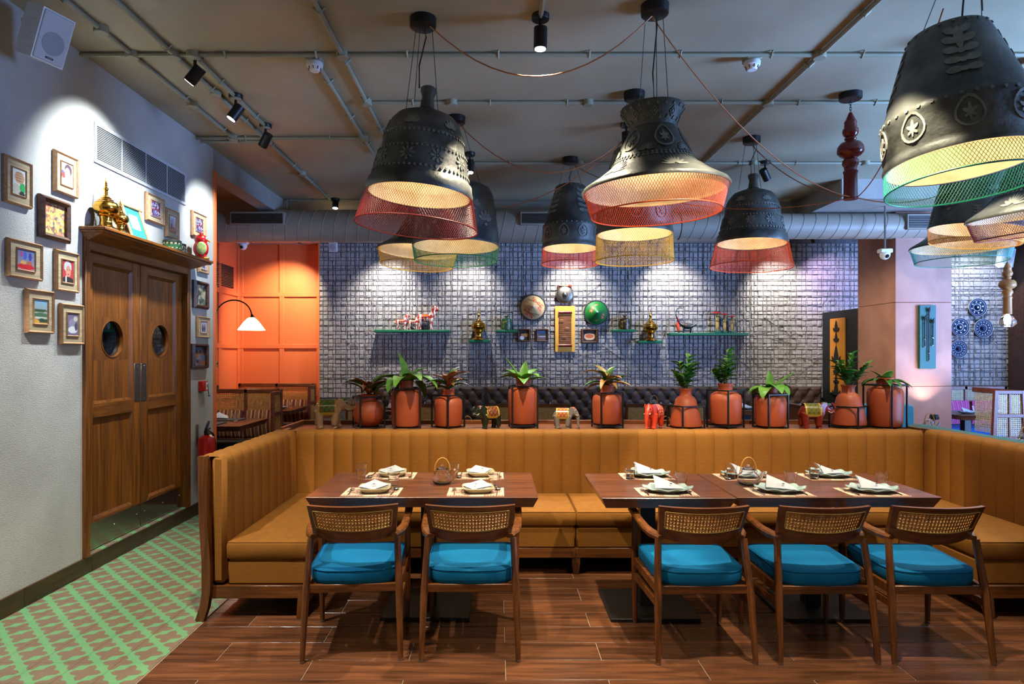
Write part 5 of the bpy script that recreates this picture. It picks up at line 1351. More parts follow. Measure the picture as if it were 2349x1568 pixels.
def band_paint(c1, c2, c3):
    def f(q, r, z):
        k = int(z / .008); s_ = int((q * 14 / PI + (k % 2) * .5) * 1.0)
        if z > .072 or z < .01: return S(40, 36, 30)
        if k in (2, 7): return c3 if s_ % 2 else S(30, 28, 24)
        return c1 if (s_ + k) % 3 else c2
    return f
def round_box(loc, r, h, cols, label):
    t = thing('round_box', label, 'box', loc)
    prof = [(r * .96, 0)] + [(r, h * k / 12) for k in range(13)] + [(r * .97, h + .004), (.001, h + .005)]
    prof = [(a, z * .085 / h if False else z) for a, z in prof]
    f = band_paint(*cols); MB().lathe(prof, 56, colf=lambda q, r_, z: f(q, r_, z * .085 / h)).build('body', m_paint, t, 40)
    MB().lathe([(r + .001, h * .80), (r + .003, h * .81), (r + .003, h * .83), (r + .001, h * .84)], 40, cap=False).build('lid_edge', m_dark, t)
round_box((LW + .10, LY(395, LW + .10), SHZ + .001), .075, .085, (S(46, 116, 62), S(30, 70, 40), S(220, 200, 150)), 'green and black patterned round box on the door shelf')
round_box((LW + .10, LY(411, LW + .10) + .02, SHZ + .001), .048, .08, (S(30, 28, 24), S(180, 160, 110), S(220, 200, 150)), 'smaller black and cream patterned round box on the door shelf')
ow = thing('owl_figurine', 'red painted owl figurine at the far end of the door shelf', 'figurine', (LW + .12, LY(461, LW + .12), SHZ + .001), rad(25))
om = MB(); om.sphere((0, 0, .10), (.068, .062, .085), 18, 12); om.sphere((0, 0, .185), (.058, .054, .052), 18, 12); om.sphere((0, 0, .03), (.05, .05, .035), 16, 8)
ob = om.build('body', m_red, ow, 0); r_ = ob.modifiers.new('skin_over', 'REMESH'); r_.mode = 'VOXEL'; r_.voxel_size = .006; r_.use_smooth_shade = True
m_wing = M('owl_wing_paint', S(120, 170, 90), 0.35, col2=S(214, 206, 120), scale=40)
for s_ in (-1, 1):
    MB().sphere((.03 * s_ * 0 + .005, s_ * .056, .10), (.045, .014, .06), 14, 10).build('wing', m_wing, ow)
    MB().sphere((.045, s_ * .026, .195), (.012, .014, .014), 12, 8).build('eye', m_white, ow); MB().sphere((.055, s_ * .027, .195), (.005, .006, .007), 8, 6).build('pupil', m_dark, ow)
    MB().tube([(.0, s_ * .035, .215), (-.005, s_ * .048, .25)], [.016, .003], 8).build('ear_tuft', m_red, ow); MB().sphere((.045, s_ * .025, .012), (.03, .018, .012), 10, 6).build('foot', m_yellow, ow)
MB().tube([(.052, 0, .19), (.078, 0, .172), (.08, 0, .16)], [.013, .008, .002], 8).build('beak', m_yellow, ow)
# fire call point and extinguisher
y = LY(467, LW + .03); cp = thing('fire_call_point', 'red fire alarm call point on the plaster wall', 'alarm', (LW, y, ZP(885, y)), PI / 2)
MB().rbox(-.052, .052, -.05, -.001, -.05, .05, .006).build('housing', m_red, cp); MB().rbox(.008, .044, -.052, -.05, -.038, .036, .001).build('break_glass', m_white, cp); MB().rbox(.02, .032, -.053, -.052, -.012, .014, .0005).build('press_mark', m_dark, cp)
MB().tube([(.058, -.045, .03), (.06, -.05, -.06), (.064, -.055, -.10)], .004, 6).build('hammer', m_black, cp); MB().tube([(.05, -.055, -.10), (.08, -.055, -.10)], .006, 6).build('hammer_head', m_black, cp)
y = LY(474, LW + .10); ez = ZP(1106, y)
ex = thing('fire_extinguisher', 'red fire extinguisher hung on the wall behind the banquette end', 'fire extinguisher', (LW + .10, y, ez))
MB().lathe([(.07, 0), (.078, .008), (.08, .02), (.08, .40), (.07, .435), (.04, .455), (.022, .46)], 28).build('cylinder', m_red, ex)
MB().lathe([(.0805, .002), (.0812, .006), (.0812, .085), (.0805, .09)], 28, cap=False).build('base_band', m_black, ex)
MB().lathe([(.022, .455), (.024, .50), (.015, .51)], 14).build('valve', m_black, ex)
MB().tube([(0, -.01, .50), (.0, .07, .515)], .009, 6).build('carry_handle', m_black, ex); MB().tube([(.0, -.015, .515), (.0, .02, .55), (-.0, .05, .585)], [.012, .014, .010], 8).build('squeeze_lever', m_black, ex)
MB().tube([(.0, .02, .50), (.03, .07, .46), (.045, .085, .38), (.05, .08, .25)], .011, 8).build('hose', m_black, ex); MB().lathe([(.001, 0), (.018, 0), (.018, .01), (.001, .01)], 14).build('gauge', m_steel, ex, 40, (.03, -.012, .488), (PI / 2, 0, .6))
MB().rbox(-.098, -.085, -.012, .012, .38, .56, .002).build('wall_hook', m_steeld, ex)
tx = bpy.data.curves.new('base_lettering', 'FONT'); tx.body = 'POWDER'; tx.size = .028; tx.extrude = .0004; tx.align_x = 'CENTER'
tmp = bpy.data.objects.new('lettering_source', tx); COL.objects.link(tmp); dg = bpy.context.evaluated_depsgraph_get(); tme = bpy.data.meshes.new_from_object(tmp.evaluated_get(dg)); bpy.data.objects.remove(tmp)
tme.materials.clear(); to = put('base_lettering', tme, m_white, ex); to.location = (.072, -.046, .062); to.rotation_euler = (PI / 2, 0, rad(57))

# ================================================================== BACK WALL: shelves and ornaments
YW = YB - .026
def wshelf(px0, px1, py, label, d=.17):
    x0, x1 = XP(px0, YW - d), XP(px1, YW - d); z = ZP(py, YW - d)
    o = MB().rbox(-(x1 - x0) / 2, (x1 - x0) / 2, -d, 0, -.042, 0, .008).build('wall_shelf', m_shelfg, None, 40, ((x0 + x1) / 2, YW, z)); tag(o, label, 'shelf', 'green shelves on the concrete wall'); return z
z1 = wshelf(858, 1032, 756, 'long green shelf carrying the three painted horses'); z2 = wshelf(1076, 1125, 779, 'short green shelf under the left brass vessel'); z3 = wshelf(1137, 1187, 756, 'short green shelf under the green tea tin')
z4 = wshelf(1405, 1460, 755, 'short green shelf under the black and gold tea tin'); z5 = wshelf(1464, 1521, 781, 'short green shelf under the right brass vessel'); z6 = wshelf(1536, 1718, 763, 'long green shelf carrying the harp boat and figurines')
YSH = YW - .09
stupa((XP(1098, YSH), YSH, z2 + .001), .86, 'brass spired vessel on the left short green shelf', .98); stupa((XP(1492, YSH), YSH, z5 + .001), .86, 'brass spired vessel on the right short green shelf', .98)
def tin(px, z, c, label):
    t = thing('tea_tin', label, 'tin', (XP(px, YSH), YSH, z + .001))
    m = M('tin_' + str(c[0])[:6], c, .35, col2=S(176, 140, 60), scale=30, contrast=(.5, .75)); b = MB().lathe([(.082, 0), (.085, .01), (.085, .13), (.078, .135), (.08, .14), (.08, .165), (.06, .185), (.02, .19), (.018, .20), (.034, .215), (.03, .23), (.001, .235)], 24).build('body', m, t)
    for s_ in (-1, 1): MB().tube([(s_ * .092, 0, .0), (s_ * .092, 0, .275)], .005, 6).build('handle_post', m_dark, t)
    MB().tube([(-.10, 0, .275), (.10, 0, .275)], .008, 6).build('handle_bar', m_dark, t)
tin(1162, z3, S(18, 84, 56), 'green lacquer tea tin with wire handle on the wall shelf'); tin(1433, z4, S(40, 34, 26), 'black and gold tea tin with wire handle on the wall shelf')
def cone_hat(px, py, rpx, fn, rim, label, tip):
    r = rpx / F * YW; x, z = XP(px, YW), ZP(py, YW)
    t = thing('conical_hat', label, 'hat', (x, YW, z))
    h = MB(); prof = [(r * k / 26, .16 * (1 - k / 26) + .02) for k in range(26, -1, -1)]
    h.lathe(prof, 72, colf=lambda q, rr, zz: fn(q, rr / r), cap=False); h.xf(Matrix.Rotation(PI / 2, 4, 'X')); h.build('hat_cone', m_paint, t, 60)
    MB().tube([(r * math.cos(2 * PI * k / 48), -.02, r * math.sin(2 * PI * k / 48)) for k in range(48)], .012, 6, closed=True, up=(0, 1, 0)).build('brim_ring', rim, t)
    MB().sphere((0, -.178, 0), (.016, .02, .016), 10, 6).build('tip', tip, t)
def blossoms(base, flower, center, spots, branch=None):
    def f(q, r):
        x, z = r * math.cos(q), -r * math.sin(q)
        c = base
        if branch:
            for (x0, z0, x1, z1) in branch:
                dx, dz = x1 - x0, z1 - z0; t = max(0, min(1, ((x - x0) * dx + (z - z0) * dz) / (dx * dx + dz * dz)))
                if math.hypot(x - x0 - dx * t, z - z0 - dz * t) < .028: c = S(50, 56, 36)
        for (sx, sz, sr) in spots:
            d = math.hypot(x - sx, z - sz); a = math.atan2(z - sz, x - sx)
            if d < sr * (.72 + .28 * math.cos(5 * a)): c = center if d < sr * .25 else flower
        return c
    return f
cone_hat(1222, 705, 28.5, blossoms(S(206, 172, 120), S(206, 52, 44), S(230, 200, 90), [(-.45, .5, .16), (-.15, .62, .17), (-.6, .15, .13), (-.35, .25, .14), (.5, .1, .16), (.7, -.15, .14), (.45, -.3, .17), (.15, -.5, .16), (.05, -.72, .13), (.62, .3, .1), (-.1, .8, .09)], [(-.7, .2, .2, .75), (-.5, .45, .5, .62), (-.4, -.62, .3, -.4), (.2, -.45, .7, .05)]), m_wire, 'straw conical hat painted with red blossoms on the wall', m_white2)
cone_hat(1367, 717, 27, blossoms(S(18, 108, 42), S(206, 92, 74), S(240, 210, 90), [(.48, .42, .17), (.56, .18, .15), (-.48, -.14, .16), (-.36, -.38, .16), (-.05, .68, .08), (.08, .66, .07), (-.1, -.62, .08), (.04, -.66, .07)]), m_wire, 'green conical hat painted with flowers on the wall', m_white2)
gx, gz = XP(1295, YW), ZP(676, YW)
gg = thing('wall_gong', 'small grey bossed gong above the yellow panel', 'gong', (gx, YW, gz))
MB().rbox(-.115, .115, -.03, -.001, .02, .155, .004).build('back_board', m_frame_d, gg); MB().lathe([(.13, 0), (.138, .01), (.136, .03), (.12, .042), (.06, .05), (.042, .052), (.035, .075), (.015, .088), (.001, .09)], 36).build('disc', m_steeld, gg, 50, (0, -.02, 0), (PI / 2, 0, 0))
MB().sphere((.075, -.045, .14), .022, 10, 8).build('mallet_head', m_red, gg); MB().tube([(.075, -.045, .14), (-.09, -.045, .145)], .006, 6).build('mallet_stick', m_frame_l, gg)
yx, yz = XP(1296, YW), (ZP(702, YW) + ZP(807, YW)) / 2; yw, yh = 46 / F * YW, 105 / F * YW
yb = thing('wall_panel', 'yellow wall panel with a carved bamboo-slip scroll', 'wall art', (yx, YW, yz))
MB().rbox(-yw / 2, yw / 2, -.03, -.001, -yh / 2, yh / 2, .003).build('yellow_panel', m_yellow, yb)
for s_ in (1, -1): MB().tube([(-.106, -.05, s_ * yh * .36), (.106, -.05, s_ * yh * .36)], .022, 12).build('scroll_rod', m_redlac, yb)
m_slip = wood('bamboo_slip', S(150, 92, 48), S(96, 54, 26), 0, .5)
for k in range(15): MB().rbox(-.10, .10, -.045, -.03, -.0155, .0155, .006).build('scroll_slip', m_slip, yb, 40, (0, 0, yh * (-.31 + .62 * (k + .5) / 15)), (0, 0, 0))
for k, (a, b_) in enumerate(((-.06, .12), (.03, .0), (-.02, -.14))): MB().sphere((a, -.046, b_), (.045, .006, .03), 10, 6).build('carving', m_slip, yb)
dining = blobs(S(46, 34, 30), [(.7, .55, .3, .2, S(150, 110, 60)), (.3, .25, .25, .2, S(190, 196, 206)), (.3, .55, .10, .12, S(176, 110, 84))])
house = blobs(sky(S(96, 66, 50), S(96, 120, 160)), [(.5, .55, .45, .10, S(60, 54, 56)), (.5, .4, .4, .08, S(150, 156, 166))]); foodp = blobs(S(60, 40, 30), [(.5, .45, .42, .32, S(206, 180, 140)), (.5, .5, .32, .2, S(190, 92, 56))])
for px0, px1, py0, py1, pt, lab in ((1187, 1216, 754, 784, dining, 'dark-framed photo next to the green tea tin shelf on the concrete wall'), (1229, 1258, 754, 784, house, 'dark-framed photo of a roofed house just left of the yellow panel'), (1332, 1372, 754, 787, foodp, 'dark-framed photo of a plate of food under the green hat')):
    picture('framed_photograph', lab, (px1 - px0) / F * YW, (py1 - py0) / F * YW, 'dark', pt, (XP((px0 + px1) / 2, YW), YW, ZP((py0 + py1) / 2, YW)), 0)
# horses
m_horse = M('striped_horse_paint', S(226, 214, 196), 0.3, col2=S(176, 48, 28), scale=16, stretch=(2.4, 1, 1), detail=1.5, contrast=(.46, .52)); 
def horse(px, sc, label):
    t = thing('horse_figurine', label, 'figurine', (XP(px, YSH), YSH, z1 + .001), rad(-4), 'painted horse figurines')
    m = MB()
    m.sphere((0, 0, .20), (.13, .062, .066), 16, 10); m.sphere((.085, 0, .215), (.065, .058, .07), 14, 8); m.sphere((-.085, 0, .205), (.062, .06, .068), 14, 8)
    m.tube([(.10, 0, .22), (.135, 0, .30), (.15, 0, .365)], [.055, .044, .038], 12); m.sphere((.165, 0, .375), (.05, .034, .036), 14, 8); m.sphere((.20, 0, .352), (.03, .026, .026), 12, 8)
    for x, y in ((.095, .036), (.10, -.036), (-.10, .036), (-.09, -.036)): m.tube([(x, y, .19), (x + .004, y, .10), (x, y, .04), (x + .004, y, 0)], [.036, .024, .019, .026], 10)
    m.tube([(-.14, 0, .22), (-.175, 0, .17), (-.172, 0, .09)], [.016, .017, .008], 8)
    for s_ in (1, -1): m.tube([(.155, s_ * .018, .40), (.150 + .015 * s_, s_ * .03, .455)], [.013, .004], 7)
    b = m.build('body', m_horse, t, 0); r_ = b.modifiers.new('skin_over', 'REMESH'); r_.mode = 'VOXEL'; r_.voxel_size = .008; r_.use_smooth_shade = True
    MB().grid(12, 6, lambda u, v: (-.06 + .12 * v, .068 * math.sin(rad(-75 + 150 * u)), .20 + .071 * math.cos(rad(-75 + 150 * u))), lambda u, v: S(206, 140, 40) if int(u * 8) % 2 else S(178, 52, 30)).build('saddle', m_gloss, t, 60)
    MB().sphere((.222, 0, .348), (.012, .024, .022), 10, 6).build('muzzle', m_terra, t)
    for s_ in (1, -1): MB().sphere((.185, s_ * .032, .385), .007, 8, 6).build('eye', m_dark, t)
    t.scale = (sc,) * 3
horse(921, .62, 'small painted horse figurine, leftmost on the long green shelf'); horse(948, .58, 'small painted horse figurine in the middle of the three'); horse(976, .92, 'large painted horse figurine on the long green shelf')
# harp boat
hb = thing('harp_figurine', 'dark boat-shaped harp with curved neck and orange tassel', 'figurine', (XP(1578, YSH), YSH, z6 + .001))
m_hb = M('harp_lacquer', S(26, 40, 32), 0.3)
MB().grid(16, 10, lambda u, v: ((u - .5) * .29, .055 * math.sin(PI * (v - .5)) * math.sin(PI * min(1, max(0, u * .9 + .08))) ** .5, .098 + .06 * (2 * u - 1) ** 2 - .04 * math.cos(PI * (v - .5)) * math.sin(PI * u) ** .5)).build('hull', m_hb, hb, 80)
MB().grid(16, 4, lambda u, v: ((u - .5) * .285, .055 * (2 * v - 1) * math.sin(PI * min(1, max(0, u * .9 + .08))) ** .5, .100 + .06 * (2 * u - 1) ** 2)).build('sound_board', M('harp_board', S(170, 160, 150), .5), hb, 80)
MB().tube([(-.135, 0, .15), (-.165, 0, .21), (-.19, 0, .28), (-.19, 0, .34), (-.165, 0, .385), (-.12, 0, .40), (-.085, 0, .385)], [.012, .011, .010, .009, .008, .007, .005], 8).build('neck', m_hb, hb)
MB().tube([(-.135, 0, .15), (-.178, 0, .25)], .014, 8).build('cord_wrap', m_redlac, hb); MB().tube([(-.175, -.02, .16), (-.17, -.03, .11), (-.15, -.035, .03)], [.02, .026, .022], 8).build('tassel', M('orange_tassel', S(206, 64, 30), .8), hb)
for x in (-.06, .05): MB().tube([(x, 0, .07), (x - .01, 0, .0)], [.018, .014], 8).build('foot', m_hb, hb)
MB().rbox(-.07, .06, -.012, .012, .03, .045, .003).build('stand_bar', m_hb, hb)
for px, sc, lab in ((1646, 1.0, 'tallest parasol figurine, leftmost of three on the green shelf'), (1663, .92, 'middle parasol figurine of three on the green shelf'), (1680, .82, 'shortest parasol figurine, rightmost of three on the green shelf')):
    t = thing('parasol_figurine', lab, 'figurine', (XP(px, YSH), YSH, z6 + .001)); 
    MB().rbox(-.034, .034, -.03, .03, 0, .034, .003).build('plinth', m_shelfg, t)
    b = MB().lathe([(.018, .034), (.02, .05), (.03, .065), (.034, .10), (.035, .15), (.028, .20), (.022, .215), (.03, .235), (.02, .25), (.012, .256), (.018, .268), (.022, .285), (.018, .302), (.001, .308)], 16, colf=lambda q, r, z: S(104, 48, 28) if .06 < z < .205 and math.cos(q - 4.2) < .75 else (S(40, 30, 26) if z > .29 else S(196, 170, 96))).build('body', m_gloss, t)
    MB().tube([(-.02, -.015, .235), (-.036, -.03, .20), (-.01, -.036, .20)], .010, 7).build('arm', M('figurine_skin', S(196, 170, 96), .4), t)
    MB().lathe([(.074, .312), (.07, .32), (.03, .334), (.001, .34)], 20).build('parasol', m_red, t, 50, (-.012, 0, 0)); t.scale = (sc,) * 3
# blue plates on the right part of the wall
m_bp = M('plate_glaze', (1, 1, 1, 1), .45, vcol=True, spec=.2)
def plate_paint(st):
    def f(q, r):
        dk, wh = S(8, 16, 50), S(186, 198, 216)
        if r > .968: return wh
        if r > .84: return dk
        if r > .80: return wh
        if st == 0:
            if r > .42: return wh if (.52 < r < .68 and math.sin(8 * q) > .55) else dk
            if r > .37: return wh
            return wh if r < .10 else dk
        if .60 < r < .70 or .36 < r < .46: return wh if math.sin(14 * q) > .1 else dk
        return dk
    return f
for k, (px, py, rp, st) in enumerate(((2239, 705, 21, 0), (2199, 750, 21, 0), (2252, 753, 21.5, 1), (2196, 800, 20, 1))):
    r = rp / F * YW; f = plate_paint(st)
    o = MB().lathe([(r, .04), (r * .98, .044)] + [(r * (.975 - .975 * i / 44), .042 - .03 * (i / 44) + (.03 if i > 37 else 0)) for i in range(45)], 112, cap=False, colf=lambda q, rr, z: f(q, rr / r)).build('wall_plate', m_bp, None, 60, (XP(px, YW), YW, ZP(py, YW)), (PI / 2, 0, 0))
    tag(o, ('topmost blue and white plate on the far right wall', 'blue and white plate half behind the column, middle left', 'blue and white ringed plate, middle right of the group', 'lowest blue and white plate, partly behind the column')[k], 'plate', 'blue and white plates on the far right wall')
# green board with ladles on the column, ochre board with bells on the partition
gy = 8.41; gb0 = W(2105, 700, gy); gb1 = W(2142, 845, gy)
gbo = thing('wall_board', 'teal green board with three dark metal rods on the column', 'wall art', ((gb0.x + gb1.x) / 2, gy, (gb0.z + gb1.z) / 2)); gw, gh = (gb1.x - gb0.x), (gb0.z - gb1.z)
MB().rbox(-gw / 2, gw / 2, -.045, -.001, -gh / 2, gh / 2, .003).build('green_panel', m_greenb, gbo)
for x, z0, z1 in ((0.0, -.31, .33), (-.055, -.13, .22), (.052, -.11, .18)):
    r_ = MB().tube([(x, -.062, z0), (x, -.062, z1)], .0075, 7).build('rod', m_dark, gbo)
    MB().sphere((x, -.065, z1 + .02), (.018, .014, .03), 10, 8).build('rod_head', m_dark, r_); MB().tube([(x - .012, -.07, z1 + .03), (x + .016, -.07, z1 + .065)], [.012, .003], 6).build('rod_crest', m_dark, r_)
    MB().sphere((x, -.062, z0), .011, 8, 6).build('rod_tip', m_silver, r_); MB().tube([(x, -.062, z0 + .09), (x, -.062, z0 + .10)], .011, 8).build('rod_band', m_silver, r_)
    for zz in (z0 + .12, z1 - .04): MB().tube([(x, -.062, zz), (x, -.04, zz)], .005, 5).build('rod_peg', m_dark, r_)
oy0, oy1 = 5.22 * F / (1908 - CX), 5.22 * F / (1940 - CX); oz0, oz1 = ZP(903, oy1), ZP(728, oy1)
oc = thing('wall_board', 'ochre board with a string of black bells on the black partition', 'wall art', (5.22, (oy0 + oy1) / 2, (oz0 + oz1) / 2), -PI / 2)
ow_, oh = abs(oy0 - oy1), oz1 - oz0
MB().rbox(-ow_ / 2, ow_ / 2, -.03, -.001, -oh / 2, oh / 2, .003).build('ochre_panel', m_ochre, oc)
def bell(zc, k):
    prof = [(.0, .5), (.05, .42), (.12, .22), (.2, 0), (.25, -.22), (.33, -.30), (.42, -.30), (.46, -.18), (.50, -.16), (.5, -.34), (.42, -.45), (.22, -.5), (0, -.5)]
    poly = [(x * k, z * k) for x, z in prof] + [(-x * k, z * k) for x, z in reversed(prof[1:-1])]
    MB().prism(poly, -.045, -.032, lambda x, y, z: (x, z, zc + y)).build('bell', m_dark, oc, 0)
for zc, k in ((.46, .16), (.29, .14), (.03, .235), (-.20, .15), (-.36, .14), (-.50, .22)): bell(zc * oh / 1.16, k)
MB().tube([(.0, -.036, oh * .46), (.012, -.036, oh * .43), (-.004, -.036, oh * .40), (0, -.036, 0), (0, -.036, -oh * .40)], .005, 5).build('chain', m_dark, oc)

# ================================================================== BACKGROUND SEATING
# tufted bench along the concrete wall
tx0, tx1 = XP(856, 10.15), 5.15
tb = thing('tufted_bench', 'dark brown button-tufted bench along the concrete wall', 'bench', ((tx0 + tx1) / 2, 10.0, 0)); TO = Vector(((tx0 + tx1) / 2, 10.0, 0))
def tuft_panel(w, h, nx, nz):
    bx, bz = w / nx, h / nz
    pts = [((i + (.5 if j % 2 else 0)) * bx, (j + .5) * bz) for j in range(-1, nz + 1) for i in range(-1, nx + 2)]
    def fn(u, v):
        x, z = u * w, v * h; d2 = min((x - a) ** 2 + (z - b) ** 2 for a, b in pts); d = math.sqrt(d2)
        e = min(u * w, (1 - u) * w, v * h, (1 - v) * h); k = min(1, e / .04)
        s_ = (x / bx) ; t_ = (z / bz - .5)
        fold = min(abs(((s_ + t_ * .5) % 1) - .0), abs(((s_ + t_ * .5) % 1) - 1), abs(((s_ - t_ * .5) % 1) - 0), abs(((s_ - t_ * .5) % 1) - 1))
        y = -.055 * k * (1 - math.exp(-(d / .035) ** 1.3)) * (.72 + .28 * min(1, fold / .12))
        return (x - w / 2, y, z)
    return fn, [(a - w / 2, b) for a, b in pts if 0.02 < a < w - .02 and 0.02 < b < h - .02]
npan = 4; pw = (tx1 - tx0) / npan
fn, btn = tuft_panel(pw - .01, .60, 9, 5)
tp_me = MB().grid(150, 60, fn).mesh('tufted_panel', 80); bt_me = MB().sphere((0, 0, 0), (.014, .008, .014), 8, 6).mesh('button')
for k in range(npan):
    xc = tx0 + pw * (k + .5) - TO.x; p_ = put('tufted_panel', tp_me, m_tuft, tb, (xc, .16, .44))
    for (a, b) in btn: put('button', bt_me, m_tuft, p_, (a, -.008, b))
MB().rbox(tx0 - TO.x, tx1 - TO.x, .16, .26, .0, 1.035, .02).build('back_board', m_tuft, tb); MB().rbox(tx0 - TO.x, tx1 - TO.x, -.36, .16, .30, .45, .02).build('seat', m_tuft, tb); MB().rbox(tx0 - TO.x, tx1 - TO.x, -.32, .16, .0, .30, .004).build('plinth', m_dark, tb)

def cane_grid(w, h, pitch, wire, diag=False):
    mb = MB(); nx, nz = max(2, int(w / pitch)), max(2, int(h / pitch))
    for i in range(nx + 1):
        x = -w / 2 + w * i / nx; mb.box(x - wire, x + wire, -.0012, .0004, 0, h)
    for j in range(nz + 1):
        z = h * j / nz; mb.box(-w / 2, w / 2, -.0004, .0012, z - wire, z + wire)
    if diag:
        for i in range(-nz, nx):
            for sg in (1, -1):
                a0 = max(0, -i) if sg > 0 else max(0, i + nz - nx); 
                p = [(-w / 2 + w * (i + j) / nx, h * (j if sg > 0 else nz - j) / nz) for j in range(nz + 1) if 0 <= i + j <= nx]
                if len(p) > 1: mb.tube([(p[0][0], 0, p[0][1]), (p[-1][0], 0, p[-1][1])], wire * .8, 3, cap=False)
    return mb
# far cane-backed chairs and tables between ledge and tufted bench
m_wicker = M('woven_wicker', S(200, 168, 100), .7, col2=S(150, 116, 62), scale=40, stretch=(1, 1, 6))
def far_chair(label):
    t = thing('wicker_chair', label, 'chair', group='wicker-backed chairs by the tufted bench'); w = .25
    for s_ in (-1, 1):
        MB().tube([(s_ * w, -.24, 0), (s_ * w, -.22, .45), (s_ * w, -.26, .87)], .02, 6).build('leg', m_chair, t); MB().tube([(s_ * w, .22, 0), (s_ * w, .22, .43)], .02, 6).build('leg', m_chair, t)
    MB().rbox(-w, w, -.275, -.245, .83, .875, .005).build('top_rail', m_chair_x, t); MB().rbox(-w, w, -.255, -.225, .50, .53, .005).build('lower_rail', m_chair_x, t)
    mb = MB(); rr = random.Random(8)
    for k in range(30):
        x = -w + .022 + (2 * w - .044) * k / 29; mb.box(x - .0055, x + .0055, -.256 - .004 * (k % 2), -.248 - .004 * (k % 2), .525, .835)
    for k in range(16):
        z = .535 + .29 * k / 15; mb.box(-w + .02, w - .02, -.259 - .005 * (k % 2), -.253 - .005 * (k % 2), z - .006, z + .006)
    mb.build('wicker_back', m_wicker, t, 0)
    MB().rbox(-w, w, -.24, .24, .40, .46, .02).build('seat_cushion', m_teal, t); return t
fy = 8.98
fc = far_chair('wicker-backed chair seen between the round pot and the tall jar at left'); fc.location = (XP(846, fy), fy, 0)
for px, lab in ((1008, 'wicker-backed chair behind the jar with the small reddish plant'), (1173, 'wicker-backed chair left of the jar with glossy broad leaves'), (1260, 'wicker-backed chair behind the grey elephant'), (1470, 'wicker-backed chair left of the red elephant'), (1566, 'wicker-backed chair behind the cone pot by the red elephant')):
    dup(fc, (XP(px, fy), fy, 0), 0, lab)
def small_set(t_x, t_y, n, who, dx=.32, tea=None):
    for k in range(n):
        x = t_x + (k - (n - 1) / 2) * dx
        pl = put('dinner_plate', cel_me, m_plate, None, (x, t_y, .752)); tag(pl, 'pale plate %s, %s' % (who, ('left', 'right', 'far')[k] if n > 1 else 'alone'), 'plate', 'far table settings')
        nk = put('napkin', nap_me['tent'], m_napkin, None, (x, t_y, .755)); tag(nk, 'white napkin %s, %s' % (who, ('left', 'right', 'far')[k] if n > 1 else 'alone'), 'napkin', 'far table settings')
        gl = put('tumbler', tum_me, m_glass, None, (x + .15, t_y + .06, .751)); tag(gl, 'tumbler %s, %s' % (who, ('left', 'right', 'far')[k] if n > 1 else 'alone'), 'glass', 'far table settings')
for px, n, lab in ((928, 2, 'behind the bird-nest fern'), (1217, 2, 'behind the glossy-leaved jar'), (1522, 2, 'behind the red elephant'), (1712, 1, 'between the two right jars')):
    y = 9.35; x = XP(px, y); dining_table(x - .42, x + .42, y - .30, y + .30, 'far walnut table ' + lab); small_set(x, y - .02, n, 'on the far table ' + lab)
teapot((XP(1500, 9.2), 9.2, .751), .3, 'glass teapot on the far table above the red elephant', 1.3)

# teal booth right behind the ledge
tl = thing('teal_booth', 'teal upholstered booth with wooden outer shell behind the right jars', 'booth', (4.1, 7.2, 0))
MB().rbox(-.66, .78, .30, .46, .40, .965, .03).build('back_pad', m_teal, tl); MB().rbox(-.66, .78, .46, .49, .05, .95, .004).build('back_shell', m_ledge, tl)
MB().rbox(-.63, -.50, -.95, .46, .40, .965, .03).build('side_pad', m_teal, tl); MB().rbox(-.67, -.63, -.95, .49, .05, .955, .004).build('side_shell', m_ledge, tl)
MB().rbox(-.69, -.62, -.97, .49, .955, .975, .004).build('cap_rail', m_ledge, tl); MB().rbox(-.69, -.66, -.95, .49, .60, .68, .004).build('side_rail', m_ledge, tl)
MB().rbox(-.50, .78, -.25, .30, .28, .45, .03).build('seat', m_mustard, tl)
for k in range(8): MB().rbox(-.49 + .158 * k, -.336 + .158 * k, .275, .305, .45, .95, .014).build('channel', m_teal, tl)
# teal bench back standing behind the right wing
tr = thing('teal_bench', 'teal bench backing onto the right wing of the banquette', 'bench', (3.635, 4.3, 0))
MB().rbox(-.08, .06, -1.6, 1.25, .40, .948, .02).build('back_pad', m_teal, tr); MB().rbox(-.085, -.07, -1.6, 1.25, .06, .93, .003).build('back_shell', m_ledge, tr)
MB().rbox(.06, .55, -1.6, 1.25, .30, .45, .02).build('seat', m_teal, tr); MB().rbox(.0, .5, -1.55, 1.2, .0, .30, .004).build('plinth', m_dark, tr)

